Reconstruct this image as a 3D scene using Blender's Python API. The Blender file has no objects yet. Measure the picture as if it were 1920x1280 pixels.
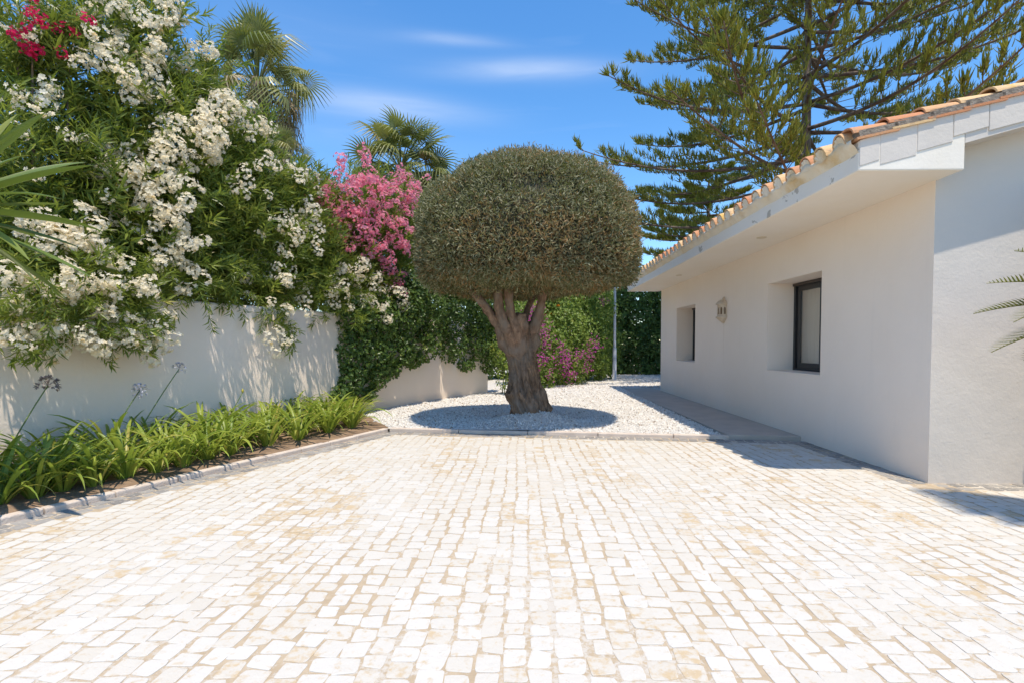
import bpy, math, random
import numpy as np
from mathutils import Vector, Matrix, noise

R = math.radians
rng = np.random.default_rng(11)
random.seed(5)
scene = bpy.context.scene
col = scene.collection

# ------------------------------------------------------------------ camera
CAM = np.array([0.0, 0.0, 1.25]); YAW = R(1.37); PIT = R(-1.83); FPX = 960.0; PX, PY = 960.0, 679.0
cd = bpy.data.cameras.new('camera'); cam = bpy.data.objects.new('camera', cd); col.objects.link(cam)
cam.location = CAM; cam.rotation_euler = (R(90) + PIT, 0, YAW)
cd.sensor_width = 36; cd.lens = 18; cd.shift_y = (PY - 640) / 1920; cd.clip_start = 0.05; cd.clip_end = 3000
scene.camera = cam
FW = np.array([-math.sin(YAW) * math.cos(PIT), math.cos(YAW) * math.cos(PIT), math.sin(PIT)])
RT = np.array([math.cos(YAW), math.sin(YAW), 0.0]); UP = np.cross(RT, FW)

def ray(u, v):
    return FW + RT * (u - PX) / FPX - UP * (v - PY) / FPX
def on_z(u, v, z=0.0):
    d = ray(u, v); return CAM + d * ((z - CAM[2]) / d[2])
def at_y(u, v, Y):
    d = ray(u, v); return CAM + d * (Y / d[1])
def project(P):
    q = np.atleast_2d(P) - CAM
    z = q @ FW
    return PX + FPX * (q @ RT) / z, PY - FPX * (q @ UP) / z, z

# ------------------------------------------------------------------ sky and sun
SUN = Vector((0.09, -0.29, 1.0)).normalized()
ELEV = math.asin(SUN.z)
world = bpy.data.worlds.new('World'); scene.world = world; world.use_nodes = True
wt = world.node_tree; wt.nodes.clear()
def wn(t, **k):
    n = wt.nodes.new(t)
    for a, b in k.items(): setattr(n, a, b)
    return n
sky = wn('ShaderNodeTexSky', sky_type='NISHITA', sun_disc=False)
sky.sun_elevation = ELEV; sky.sun_rotation = math.atan2(SUN.x, SUN.y)
sky.air_density = 1.0; sky.dust_density = 0.1; sky.ozone_density = 2.0; sky.altitude = 50
bgn = wn('ShaderNodeBackground'); bgn.inputs['Strength'].default_value = 0.145
wout = wn('ShaderNodeOutputWorld'); tc = wn('ShaderNodeTexCoord')
nrm = wn('ShaderNodeVectorMath', operation='NORMALIZE'); wt.links.new(tc.outputs['Generated'], nrm.inputs[0])
def wmath(op, a, b=None):
    n = wn('ShaderNodeMath', operation=op)
    for i, x in enumerate((a, b)):
        if x is None: continue
        if isinstance(x, (int, float)): n.inputs[i].default_value = x
        else: wt.links.new(x, n.inputs[i])
    return n.outputs[0]
def wdot(vec):
    n = wn('ShaderNodeVectorMath', operation='DOT_PRODUCT'); wt.links.new(nrm.outputs[0], n.inputs[0]); n.inputs[1].default_value = vec
    return n.outputs['Value']
mp = wn('ShaderNodeMapping'); mp.inputs['Scale'].default_value = (3, 3, 26); wt.links.new(nrm.outputs[0], mp.inputs[0])
cn = wn('ShaderNodeTexNoise'); cn.inputs['Scale'].default_value = 1.6; cn.inputs['Detail'].default_value = 5; cn.inputs['Distortion'].default_value = 0.4
wt.links.new(mp.outputs[0], cn.inputs['Vector'])
cloud = wmath('MULTIPLY', wmath('MAXIMUM', wmath('SUBTRACT', cn.outputs['Fac'], 0.60), 0.0), 0.25)
for (u, v, su, sv, amp) in [(985, 131, 95, 12, 0.55), (725, 198, 100, 15, 0.6), (845, 75, 60, 7, 0.3), (600, 55, 160, 30, 0.07), (640, 255, 200, 30, 0.10)]:
    d = Vector(ray(u, v)).normalized(); t = Vector((d.y, -d.x, 0)).normalized(); w = t.cross(d)
    a = wmath('DIVIDE', wdot(t), su / FPX); b = wmath('DIVIDE', wdot(w), sv / FPX)
    e = wmath('EXPONENT', wmath('MULTIPLY', wmath('ADD', wmath('MULTIPLY', a, a), wmath('MULTIPLY', b, b)), -0.6))
    f = wmath('MULTIPLY', e, wmath('GREATER_THAN', wdot(d), 0.0))
    cloud = wmath('ADD', cloud, wmath('MULTIPLY', wmath('MULTIPLY', f, amp), wmath('ADD', cn.outputs['Fac'], 0.15)))
cmix = wn('ShaderNodeMix', data_type='RGBA'); cmix.clamp_factor = True
wt.links.new(cloud, cmix.inputs[0])
hsv = wn('ShaderNodeHueSaturation'); hsv.inputs['Saturation'].default_value = 1.28
wt.links.new(sky.outputs[0], hsv.inputs['Color'])
wt.links.new(hsv.outputs[0], cmix.inputs[6]); cmix.inputs[7].default_value = (3.6, 4.0, 4.7, 1)
wt.links.new(cmix.outputs[2], bgn.inputs['Color']); wt.links.new(bgn.outputs[0], wout.inputs[0])

sl = bpy.data.lights.new('sun', 'SUN'); sl.energy = 3.1; sl.angle = R(0.53); sl.color = (1.0, 0.905, 0.765)
so = bpy.data.objects.new('sun', sl); col.objects.link(so); so.rotation_euler = SUN.to_track_quat('Z', 'Y').to_euler(); so.location = (3, -8, 25)
vs = scene.view_settings
vs.view_transform = 'Standard'; vs.look = 'None'; vs.gamma = 1.0; vs.exposure = 0.78; vs.use_curve_mapping = False
scene.cycles.max_bounces = 8; scene.cycles.diffuse_bounces = 5; scene.cycles.transparent_max_bounces = 8
scene.cycles.use_denoising = True

# ------------------------------------------------------------------ object helpers
def tag(o, label=None, cat=None, group=None, kind=None):
    if label: o['label'] = label
    if cat: o['category'] = cat
    if group: o['group'] = group
    if kind: o['kind'] = kind
    return o
def mesh(name, V, F, mat=None, tint=None, smooth=False):
    me = bpy.data.meshes.new(name)
    if isinstance(F, list) and (len(F) == 0 or not isinstance(F[0], np.ndarray)):
        me.from_pydata([tuple(map(float, p)) for p in V], [], F)
    else:
        if isinstance(F, np.ndarray): F = [F]
        V = np.ascontiguousarray(V, dtype=np.float32)
        loops = np.concatenate([f.ravel() for f in F]).astype(np.int32)
        tot = np.concatenate([np.full(len(f), f.shape[1]) for f in F]).astype(np.int32)
        st = np.concatenate([[0], np.cumsum(tot)[:-1]]).astype(np.int32)
        me.vertices.add(len(V)); me.vertices.foreach_set('co', V.ravel())
        me.loops.add(len(loops)); me.loops.foreach_set('vertex_index', loops)
        me.polygons.add(len(tot)); me.polygons.foreach_set('loop_start', st); me.polygons.foreach_set('loop_total', tot)
        me.update(calc_edges=True)
    if tint is not None:
        at = me.attributes.new('tint', 'FLOAT', 'POINT'); at.data.foreach_set('value', np.ascontiguousarray(tint, dtype=np.float32))
    me.polygons.foreach_set('use_smooth', np.full(len(me.polygons), bool(smooth)))
    if mat: me.materials.append(mat)
    return me
ORIGIN = {}
def place(name, me, parent=None, M=None):
    o = bpy.data.objects.new(name, me); col.objects.link(o)
    if parent is not None:
        o.parent = parent
        if parent.name in ORIGIN: o.matrix_parent_inverse = ORIGIN[parent.name].inverted()
    if M is not None: o.matrix_basis = M
    return o
def empty(name, loc, label, cat, group=None):
    o = bpy.data.objects.new(name, None); col.objects.link(o); o.location = loc; o.empty_display_size = 0.2
    ORIGIN[o.name] = Matrix.Translation(Vector(loc))
    return tag(o, label, cat, group)
def bevel(o, w, s=2):
    m = o.modifiers.new('bevel', 'BEVEL'); m.width = w; m.segments = s; m.limit_method = 'ANGLE'; return o

class G:
    def __init__(s): s.V = []; s.F = []
    def add(s, V, F):
        n = len(s.V); s.V += [tuple(map(float, p)) for p in V]; s.F += [tuple(i + n for i in f) for f in F]; return s
    def box(s, a, b):
        x0, y0, z0 = a; x1, y1, z1 = b
        return s.add([(x0,y0,z0),(x1,y0,z0),(x1,y1,z0),(x0,y1,z0),(x0,y0,z1),(x1,y0,z1),(x1,y1,z1),(x0,y1,z1)],
                     [(0,3,2,1),(4,5,6,7),(0,1,5,4),(1,2,6,5),(2,3,7,6),(3,0,4,7)])
    def prism_y(s, prof, y0, y1):      # prof: (x, z) outline, extruded along Y
        n = len(prof)
        V = [(x, y0, z) for x, z in prof] + [(x, y1, z) for x, z in prof]
        return s.add(V, [tuple(range(n)), tuple(range(2*n-1, n-1, -1))] + [(i, i+n, (i+1) % n + n, (i+1) % n) for i in range(n)])
    def prism_z(s, poly, z0, z1):
        n = len(poly)
        V = [(x, y, z0) for x, y in poly] + [(x, y, z1) for x, y in poly]
        return s.add(V, [tuple(range(n-1, -1, -1)), tuple(range(n, 2*n))] + [(i, (i+1) % n, (i+1) % n + n, i+n) for i in range(n)])
    def tube(s, pts, rad, n=8, cap=True):
        P = np.asarray(pts, float); m = len(P); rad = np.broadcast_to(rad, (m,))
        T = np.gradient(P, axis=0); T /= np.linalg.norm(T, axis=1)[:, None] + 1e-9
        a = np.array([1.0, 0, 0]) if abs(T[0][0]) < 0.8 else np.array([0, 1.0, 0])
        V = []
        for i in range(m):
            a = a - T[i] * (a @ T[i]); a /= np.linalg.norm(a) + 1e-9; b = np.cross(T[i], a)
            for k in range(n):
                t = 2 * math.pi * k / n; V.append(P[i] + rad[i] * (math.cos(t) * a + math.sin(t) * b))
        F = [(i*n+k, i*n+(k+1) % n, (i+1)*n+(k+1) % n, (i+1)*n+k) for i in range(m-1) for k in range(n)]
        if cap: F += [tuple(range(n-1, -1, -1)), tuple(range((m-1)*n, m*n))]
        return s.add(V, F)
    def lathe(s, prof, c=(0, 0), n=24, a0=0.0, a1=2*math.pi):   # prof (r, z)
        full = abs(a1 - a0 - 2*math.pi) < 1e-6; k = n if full else n + 1
        V = [(c[0] + r*math.cos(a0+(a1-a0)*j/n), c[1] + r*math.sin(a0+(a1-a0)*j/n), z) for r, z in prof for j in range(k)]
        F = [(i*k+j, i*k+(j+1) % k, (i+1)*k+(j+1) % k, (i+1)*k+j) for i in range(len(prof)-1) for j in range(n)]
        return s.add(V, F)
    def me(s, name, mat, smooth=False): return mesh(name, s.V, s.F, mat, smooth=smooth)
    def part(s, name, mat, parent=None, smooth=False): return place(name, s.me(name, mat, smooth), parent)

def unit(a): return a / (np.linalg.norm(a, axis=-1, keepdims=True) + 1e-9)
def frames(D, roll=None, upv=None):
    """matrices whose columns are side, D, normal for M directions"""
    D = unit(np.asarray(D, float)); M = len(D)
    if upv is None: upv = np.tile([0, 0, 1.0], (M, 1))
    S = np.cross(D, upv); bad = np.linalg.norm(S, axis=1) < 1e-3; S[bad] = [1, 0, 0]; S = unit(S); N = np.cross(S, D)
    if roll is not None:
        c, s_ = np.cos(roll)[:, None], np.sin(roll)[:, None]; S, N = S*c + N*s_, N*c - S*s_
    return np.stack([S, D, N], axis=2)
def stamp(TV, TF, mats, pos, scale=None, tint=None):
    """copies of a template, merged: vertices and faces (and a per-vertex tint)"""
    M = len(pos); n = len(TV)
    tv = TV[None] if scale is None else TV[None] * (scale[:, None, :] if scale.ndim == 2 else scale[:, None, None])
    V = np.einsum('mij,mnj->mni', mats, np.broadcast_to(tv, (M, n, 3))) + pos[:, None, :]
    F = (TF[None] + (np.arange(M) * n)[:, None, None]).reshape(-1, TF.shape[1])
    t = None if tint is None else np.repeat(tint, n)
    return V.reshape(-1, 3), F, t
class Acc:
    def __init__(s): s.V = []; s.F = []; s.T = []; s.n = 0
    def add(s, V, F, T=None):
        s.V.append(V); s.F.append(F + s.n); s.T.append(np.zeros(len(V)) if T is None else T); s.n += len(V); return s
    def me(s, name, mat, smooth=False):
        w = {}
        for f in s.F: w.setdefault(f.shape[1], []).append(f)
        return mesh(name, np.concatenate(s.V), [np.concatenate(x) for x in w.values()], mat, np.concatenate(s.T), smooth)
def n3(p, s=1.0): return noise.noise(Vector((p[0]*s, p[1]*s, p[2]*s)))

# leaf templates: x side, y length, z normal
def lance(w, fold=0.12, droop=-0.12, mid=0.42):
    V = np.array([[0,0,0], [-w/2,mid,fold*w], [w/2,mid,fold*w], [0,mid,-fold*w*1.5], [0,1,droop]])
    return V, np.array([[0,3,1],[0,2,3],[1,3,4],[3,2,4]])
def blade4(w): return np.array([[0,0,0],[w/2,.5,.12*w],[0,1,-.1],[-w/2,.5,.12*w]]), np.array([[0,1,2,3]])

# ------------------------------------------------------------------ materials
def newmat(name):
    m = bpy.data.materials.new(name); m.use_nodes = True; nt = m.node_tree
    return m, nt, nt.nodes['Principled BSDF'], nt.nodes['Material Output']
def node(nt, t, ins=None, **k):
    n = nt.nodes.new(t)
    for a, b in k.items(): setattr(n, a, b)
    for a, b in (ins or {}).items():
        if hasattr(b, 'is_linked') or isinstance(b, bpy.types.NodeSocket): nt.links.new(b, n.inputs[a])
        else: n.inputs[a].default_value = b
    return n
def c4(c): return (c[0], c[1], c[2], 1)
def mixc(nt, f, a, b):
    n = nt.nodes.new('ShaderNodeMix'); n.data_type = 'RGBA'
    for i, x in ((0, f), (6, a), (7, b)):
        if isinstance(x, bpy.types.NodeSocket): nt.links.new(x, n.inputs[i])
        else: n.inputs[i].default_value = x if i == 0 else c4(x)
    return n.outputs[2]
def ramp(nt, f, p0, p1):
    n = node(nt, 'ShaderNodeMapRange', {0: f, 1: p0, 2: p1}, interpolation_type='SMOOTHSTEP'); return n.outputs[0]
def pos(nt, scale=(1, 1, 1), objspace=False):
    g = nt.nodes.new('ShaderNodeTexCoord').outputs['Object'] if objspace else nt.nodes.new('ShaderNodeNewGeometry').outputs['Position']
    return node(nt, 'ShaderNodeMapping', {0: g, 3: scale}).outputs[0]
def nz(nt, vec, s, detail=4, rough=0.55, dist=0.0):
    return node(nt, 'ShaderNodeTexNoise', {'Vector': vec, 'Scale': s, 'Detail': detail, 'Roughness': rough, 'Distortion': dist}).outputs['Fac']
def bump(nt, b, h, strength, dist=0.02, prev=None):
    n = node(nt, 'ShaderNodeBump', {'Height': h, 'Strength': strength, 'Distance': dist})
    if prev is not None: nt.links.new(prev, n.inputs['Normal'])
    nt.links.new(n.outputs[0], b.inputs['Normal']); return n.outputs[0]
def simple(name, c1, c2=None, s=6.0, rough=0.7, bs=0.0, bscale=60, metal=0.0, spec=0.4, objspace=False, stretch=(1, 1, 1)):
    m, nt, b, o = newmat(name); p = pos(nt, stretch, objspace)
    b.inputs['Roughness'].default_value = rough; b.inputs['Metallic'].default_value = metal; b.inputs['Specular IOR Level'].default_value = spec
    if c2 is not None: nt.links.new(mixc(nt, ramp(nt, nz(nt, p, s), 0.32, 0.68), c1, c2), b.inputs['Base Color'])
    else: b.inputs['Base Color'].default_value = c4(c1)
    if bs: bump(nt, b, nz(nt, p, bscale, 6), bs)
    return m
def leafmat(name, c1, c2, c3=None, trans=0.35, rough=0.45, src='attr', spec=0.4):
    m, nt, b, o = newmat(name)
    f = node(nt, 'ShaderNodeAttribute', attribute_name='tint').outputs['Fac'] if src == 'attr' else nt.nodes.new('ShaderNodeObjectInfo').outputs['Random']
    c = mixc(nt, ramp(nt, f, 0.0, 0.8), c1, c2)
    if c3 is not None: c = mixc(nt, ramp(nt, f, 0.86, 0.97), c, c3)
    nt.links.new(c, b.inputs['Base Color']); b.inputs['Roughness'].default_value = rough; b.inputs['Specular IOR Level'].default_value = spec
    t = node(nt, 'ShaderNodeBsdfTranslucent', {0: mixc(nt, 0.55, c, (0.22, 0.30, 0.03)) if trans < 0.5 else c})
    x = node(nt, 'ShaderNodeMixShader', {0: trans, 1: b.outputs[0], 2: t.outputs[0]})
    nt.links.new(x.outputs[0], o.inputs['Surface']); return m

def plaster(name, base, warm, stain=None, peel=False, bumpy=0.25, streak=None):
    m, nt, b, o = newmat(name); p = pos(nt)
    c = mixc(nt, ramp(nt, nz(nt, p, 0.9, 5), 0.3, 0.75), base, warm)
    c = mixc(nt, node(nt, 'ShaderNodeMath', {0: ramp(nt, nz(nt, pos(nt, (5, 5, 0.35)), 2.2, 5), 0.55, 0.8), 1: 0.07}, operation='MULTIPLY').outputs[0], c, (0.55, 0.50, 0.44))
    if stain is not None: c = mixc(nt, ramp(nt, nz(nt, p, 2.6, 6, 0.65), 0.45, 0.72), c, stain)
    if peel:
        gx = node(nt, 'ShaderNodeSeparateXYZ', {0: pos(nt)}).outputs[0]
        fx = node(nt, 'ShaderNodeMath', {0: gx, 1: 2.834}, operation='LESS_THAN').outputs[0]
        c = mixc(nt, node(nt, 'ShaderNodeMath', {0: fx, 1: ramp(nt, nz(nt, pos(nt, (1, 1, 1.6)), 3.4, 7, 0.6, 0.4), 0.625, 0.65)}, operation='MULTIPLY').outputs[0], c, (0.50, 0.44, 0.36))
    if streak is not None:
        g = node(nt, 'ShaderNodeSeparateXYZ', {0: pos(nt)})
        dy = node(nt, 'ShaderNodeMath', {0: node(nt, 'ShaderNodeMath', {0: g.outputs[1], 1: streak[0]}, operation='SUBTRACT').outputs[0]}, operation='ABSOLUTE').outputs[0]
        wob = node(nt, 'ShaderNodeMath', {0: nz(nt, pos(nt, (1, 1, 1)), 9, 3), 1: 0.03}, operation='MULTIPLY_ADD'); wob.inputs[2].default_value = 0.0
        f1 = node(nt, 'ShaderNodeMapRange', {0: dy, 1: wob.outputs[0], 2: 0.0, 3: 0.0, 4: 1.0}).outputs[0]
        f2 = node(nt, 'ShaderNodeMapRange', {0: g.outputs[2], 1: streak[1] - 0.9, 2: streak[1], 3: 0.0, 4: 0.55}).outputs[0]
        f3 = node(nt, 'ShaderNodeMath', {0: g.outputs[2], 1: streak[1]}, operation='LESS_THAN').outputs[0]
        f = node(nt, 'ShaderNodeMath', {0: node(nt, 'ShaderNodeMath', {0: f1, 1: f2}, operation='MULTIPLY').outputs[0], 1: f3}, operation='MULTIPLY').outputs[0]
        c = mixc(nt, f, c, (0.5, 0.36, 0.24))
    nt.links.new(c, b.inputs['Base Color']); b.inputs['Roughness'].default_value = 0.85; b.inputs['Specular IOR Level'].default_value = 0.2
    n1 = bump(nt, b, nz(nt, p, 3.5, 3), bumpy * 0.8, 0.03)
    bump(nt, b, nz(nt, p, 38, 6, 0.6), bumpy, 0.008, n1)
    return m

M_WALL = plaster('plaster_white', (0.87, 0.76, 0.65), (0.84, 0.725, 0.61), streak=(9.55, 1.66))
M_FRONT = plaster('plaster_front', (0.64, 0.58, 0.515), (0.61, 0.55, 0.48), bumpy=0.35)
M_EAVE = plaster('plaster_eave', (0.83, 0.765, 0.67), (0.80, 0.715, 0.59), peel=True)
M_MORTAR = plaster('plaster_stained', (0.76, 0.69, 0.57), (0.70, 0.58, 0.40), stain=(0.62, 0.46, 0.25), bumpy=0.5)
M_GWALL = plaster('plaster_garden', (0.88, 0.745, 0.615), (0.85, 0.705, 0.57), bumpy=0.35)
M_CONC = simple('concrete', (0.50, 0.43, 0.36), (0.44, 0.38, 0.32), 3, 0.9, 0.2, 40)
M_KERB = simple('kerb_concrete', (0.62, 0.525, 0.44), (0.53, 0.44, 0.365), 5, 0.9, 0.35, 70)
M_SOIL = simple('soil', (0.30, 0.20, 0.125), (0.19, 0.125, 0.08), 7, 0.95, 0.8, 30)
M_GROUND = simple('dry_ground', (0.30, 0.24, 0.16), (0.18, 0.17, 0.09), 0.6, 0.95, 0.4, 12)
M_BLACK = simple('dark_aluminium', (0.022, 0.023, 0.026), None, rough=0.35, spec=0.5)
M_BROWN = simple('shutter_box', (0.055, 0.042, 0.036), None, rough=0.4)
M_POST = simple('post_paint', (0.62, 0.63, 0.66), (0.56, 0.57, 0.6), 4, 0.4, spec=0.4)
M_GLOBE = simple('opal_globe', (0.8, 0.8, 0.78), None, rough=0.15)
M_BARK = None

def sett_mat(name, dark=False):
    m, nt, b, o = newmat(name); p = pos(nt)
    tint = node(nt, 'ShaderNodeAttribute', attribute_name='tint').outputs['Fac']
    rnd = nt.nodes.new('ShaderNodeObjectInfo').outputs['Random']
    tr = node(nt, 'ShaderNodeMath', {0: node(nt, 'ShaderNodeMath', {0: tint, 1: rnd}, operation='ADD').outputs[0]}, operation='FRACT').outputs[0]
    if dark:
        c = mixc(nt, tr, (0.19, 0.18, 0.17), (0.33, 0.31, 0.285))
        c = mixc(nt, ramp(nt, nz(nt, p, 26, 5, 0.65), 0.5, 0.72), c, (0.46, 0.41, 0.34))
    else:
        c = mixc(nt, tr, (0.575, 0.55, 0.50), (0.54, 0.50, 0.43))
        zone = node(nt, 'ShaderNodeMath', {0: ramp(nt, nz(nt, pos(nt, (1.5, 0.45, 1)), 1.0, 3), 0.42, 0.62), 1: 0.20}, operation='MULTIPLY').outputs[0]
        pick = node(nt, 'ShaderNodeMath', {0: zone, 1: ramp(nt, tr, 0.35, 0.95)}, operation='MULTIPLY').outputs[0]
        pick = node(nt, 'ShaderNodeMath', {0: pick, 1: 0.08}, operation='ADD').outputs[0]
        wear = node(nt, 'ShaderNodeMath', {0: nz(nt, p, 21, 6, 0.65, 0.3), 1: pick}, operation='ADD').outputs[0]
        c = mixc(nt, ramp(nt, wear, 0.62, 0.84), c, (0.50, 0.39, 0.25))
        c = mixc(nt, ramp(nt, nz(nt, p, 33, 6, 0.7), 0.645, 0.74), c, (0.40, 0.36, 0.31))
    nt.links.new(c, b.inputs['Base Color']); b.inputs['Roughness'].default_value = 0.8; b.inputs['Specular IOR Level'].default_value = 0.25
    n1 = bump(nt, b, nz(nt, p, 28, 4), 0.35, 0.01); bump(nt, b, nz(nt, p, 130, 5, 0.6), 0.3, 0.004, n1)
    return m
M_SETT = sett_mat('whitewashed_stone'); M_DSETT = sett_mat('grey_stone', True)
def sand_mat():
    m, nt, b, o = newmat('joint_sand'); p = pos(nt)
    c = mixc(nt, ramp(nt, nz(nt, p, 18, 6), 0.3, 0.7), (0.46, 0.365, 0.25), (0.39, 0.30, 0.195))
    lime = node(nt, 'ShaderNodeMath', {0: nz(nt, pos(nt, (1, 0.55, 1)), 1.1, 2), 1: nz(nt, p, 30, 6, 0.7)}, operation='ADD').outputs[0]
    c = mixc(nt, ramp(nt, lime, 0.95, 1.13), c, (0.52, 0.475, 0.405))
    nt.links.new(c, b.inputs['Base Color']); b.inputs['Roughness'].default_value = 0.95
    bump(nt, b, nz(nt, p, 140, 5), 0.5, 0.004); return m
M_SAND = sand_mat()
def gravel_mat(name):
    m, nt, b, o = newmat(name)
    t = node(nt, 'ShaderNodeAttribute', attribute_name='tint').outputs['Fac']
    c = mixc(nt, ramp(nt, t, 0.0, 0.85), (0.76, 0.73, 0.68), (0.62, 0.58, 0.52)); c = mixc(nt, ramp(nt, t, 0.93, 0.97), c, (0.30, 0.21, 0.14))
    nt.links.new(c, b.inputs['Base Color']); b.inputs['Roughness'].default_value = 0.8; return m
M_GRAV = gravel_mat('white_gravel')
M_GSHEET = simple('gravel_fines', (0.70, 0.68, 0.645), (0.50, 0.46, 0.41), 55, 0.95, 0.9, 90)
def tile_mat():
    m, nt, b, o = newmat('terracotta'); p = pos(nt)
    r = nt.nodes.new('ShaderNodeObjectInfo').outputs['Random']
    t = node(nt, 'ShaderNodeAttribute', attribute_name='tint').outputs['Fac']
    r = node(nt, 'ShaderNodeMath', {0: node(nt, 'ShaderNodeMath', {0: r, 1: t}, operation='ADD').outputs[0]}, operation='FRACT').outputs[0]
    c = mixc(nt, ramp(nt, r, 0.25, 0.75), (0.52, 0.22, 0.10), (0.66, 0.44, 0.22))
    c = mixc(nt, ramp(nt, nz(nt, p, 16, 6, 0.65), 0.5, 0.72), c, (0.34, 0.235, 0.16))
    c = mixc(nt, ramp(nt, nz(nt, p, 7, 5), 0.6, 0.74), c, (0.62, 0.38, 0.10))
    nt.links.new(c, b.inputs['Base Color']); b.inputs['Roughness'].default_value = 0.85; bump(nt, b, nz(nt, p, 60, 5), 0.4, 0.01); return m
M_TILE = tile_mat()
M_GREYM = simple('old_mortar', (0.30, 0.25, 0.20), (0.17, 0.14, 0.11), 18, 0.95, 0.8, 50)
def bark_mat(name, a, b_, stretch=(1, 1, 0.25), s=22, strength=0.8):
    m, nt, b, o = newmat(name); p = pos(nt, stretch)
    f = nz(nt, p, s, 7, 0.65, 0.6)
    c = mixc(nt, ramp(nt, f, 0.3, 0.7), a, b_)
    nt.links.new(mixc(nt, ramp(nt, nz(nt, pos(nt), 3.0, 4), 0.4, 0.7), c, (0.21, 0.17, 0.135)), b.inputs['Base Color'])
    b.inputs['Roughness'].default_value = 0.92; b.inputs['Specular IOR Level'].default_value = 0.15
    bump(nt, b, f, strength, 0.03); return m
M_OLIVEBARK = bark_mat('olive_bark', (0.06, 0.038, 0.026), (0.32, 0.21, 0.13), s=26, strength=1.0)
M_LIMB = bark_mat('olive_limb', (0.13, 0.08, 0.055), (0.31, 0.20, 0.13), (1, 1, 0.35), 20, 0.8)
M_PALMBARK = bark_mat('palm_bark', (0.12, 0.085, 0.06), (0.27, 0.20, 0.14), (1, 1, 2.0), 9, 0.8)
M_PINEBARK = bark_mat('pine_bark', (0.085, 0.06, 0.048), (0.18, 0.13, 0.10), (1, 1, 0.6), 6, 0.6)
M_STEM = bark_mat('shrub_stem', (0.13, 0.09, 0.055), (0.24, 0.19, 0.12), (1, 1, 0.4), 14, 0.4)
M_GREENSTEM = simple('green_stem', (0.14, 0.20, 0.05), (0.10, 0.15, 0.04), 9, 0.6)

M_OLEAF = leafmat('oleander_leaf', (0.105, 0.16, 0.028), (0.29, 0.34, 0.06), (0.46, 0.41, 0.09), 0.45, 0.34)
M_WPET = leafmat('white_petal', (0.93, 0.87, 0.73), (0.91, 0.82, 0.62), (0.80, 0.64, 0.36), 0.52, 0.6, spec=0.1)
M_PPET = leafmat('pink_petal', (0.88, 0.27, 0.38), (0.90, 0.42, 0.50), (0.80, 0.14, 0.27), 0.52, 0.6, spec=0.1)
M_CPET = leafmat('crimson_petal', (0.75, 0.035, 0.16), (0.62, 0.02, 0.09), (0.35, 0.01, 0.03), 0.5, 0.6, spec=0.1)
M_MPET = leafmat('magenta_bract', (0.55, 0.05, 0.36), (0.60, 0.14, 0.42), (0.45, 0.10, 0.26), 0.5, 0.6, spec=0.1)
M_OPET = leafmat('orange_petal', (0.85, 0.22, 0.02), (0.85, 0.34, 0.03), (0.8, 0.45, 0.05), 0.5, 0.6, spec=0.1)
M_OLIVE = leafmat('olive_leaf', (0.125, 0.13, 0.05), (0.40, 0.37, 0.22), (0.34, 0.21, 0.09), 0.2, 0.5)
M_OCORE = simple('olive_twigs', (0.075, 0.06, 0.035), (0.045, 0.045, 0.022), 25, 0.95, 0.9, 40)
M_IVY = leafmat('climber_leaf', (0.05, 0.10, 0.025), (0.13, 0.205, 0.042), (0.26, 0.31, 0.06), 0.36, 0.4)
M_BOUG = leafmat('bougainvillea_leaf', (0.13, 0.21, 0.036), (0.27, 0.35, 0.06), (0.38, 0.36, 0.08), 0.38, 0.45)
M_HEDGE = leafmat('hedge_leaf', (0.06, 0.115, 0.028), (0.145, 0.23, 0.05), (0.19, 0.25, 0.06), 0.34, 0.4)
M_AGA = leafmat('agapanthus_leaf', (0.20, 0.29, 0.04), (0.36, 0.42, 0.065), (0.48, 0.42, 0.10), 0.42, 0.4, 'obj')
M_FAN = leafmat('fan_palm_leaf', (0.15, 0.175, 0.05), (0.29, 0.285, 0.095), (0.40, 0.31, 0.14), 0.28, 0.4, 'obj')
M_DEAD = leafmat('dead_palm_leaf', (0.23, 0.155, 0.075), (0.34, 0.25, 0.135), (0.42, 0.33, 0.2), 0.2, 0.7, 'obj')
M_YUC = leafmat('yucca_leaf', (0.085, 0.135, 0.03), (0.14, 0.20, 0.042), (0.26, 0.28, 0.055), 0.25, 0.35, 'obj')
M_CYC = leafmat('cycad_leaf', (0.09, 0.115, 0.02), (0.17, 0.165, 0.03), (0.34, 0.15, 0.05), 0.2, 0.4)
M_PINE = leafmat('pine_needle', (0.16, 0.19, 0.035), (0.38, 0.365, 0.07), (0.40, 0.31, 0.09), 0.3, 0.55)
M_AFLO = leafmat('agapanthus_flower', (0.62, 0.60, 0.66), (0.5, 0.5, 0.62), (0.35, 0.3, 0.3), 0.2, 0.6)
M_AFLOD = leafmat('agapanthus_seedhead', (0.20, 0.16, 0.17), (0.28, 0.22, 0.2), None, 0.1, 0.7)

# ------------------------------------------------------------------ ground layout
D1 = np.array([0.39, 0.921]); N1 = np.array([-0.921, 0.39])              # the bed kerb and the wall run this way
K0 = np.array([-1.99, 7.41]); K1 = np.array([2.75, 6.905])                 # far kerb, from bed corner to path
HX, HY0, HY1 = 3.68, 4.72, 13.9                                           # villa's side wall and its two ends
def bedpt(t, o): return K0 + D1 * t + N1 * o
WC = 6.375 - float(K0 @ N1)                                               # wall's distance behind the kerb

g = G(); S = 400.0
g.add([(-S,-S,-0.03),(S,-S,-0.03),(S,S,-0.03),(-S,S,-0.03)], [(0,1,2,3)])
tag(g.part('ground', M_GROUND), kind='structure')

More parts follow.
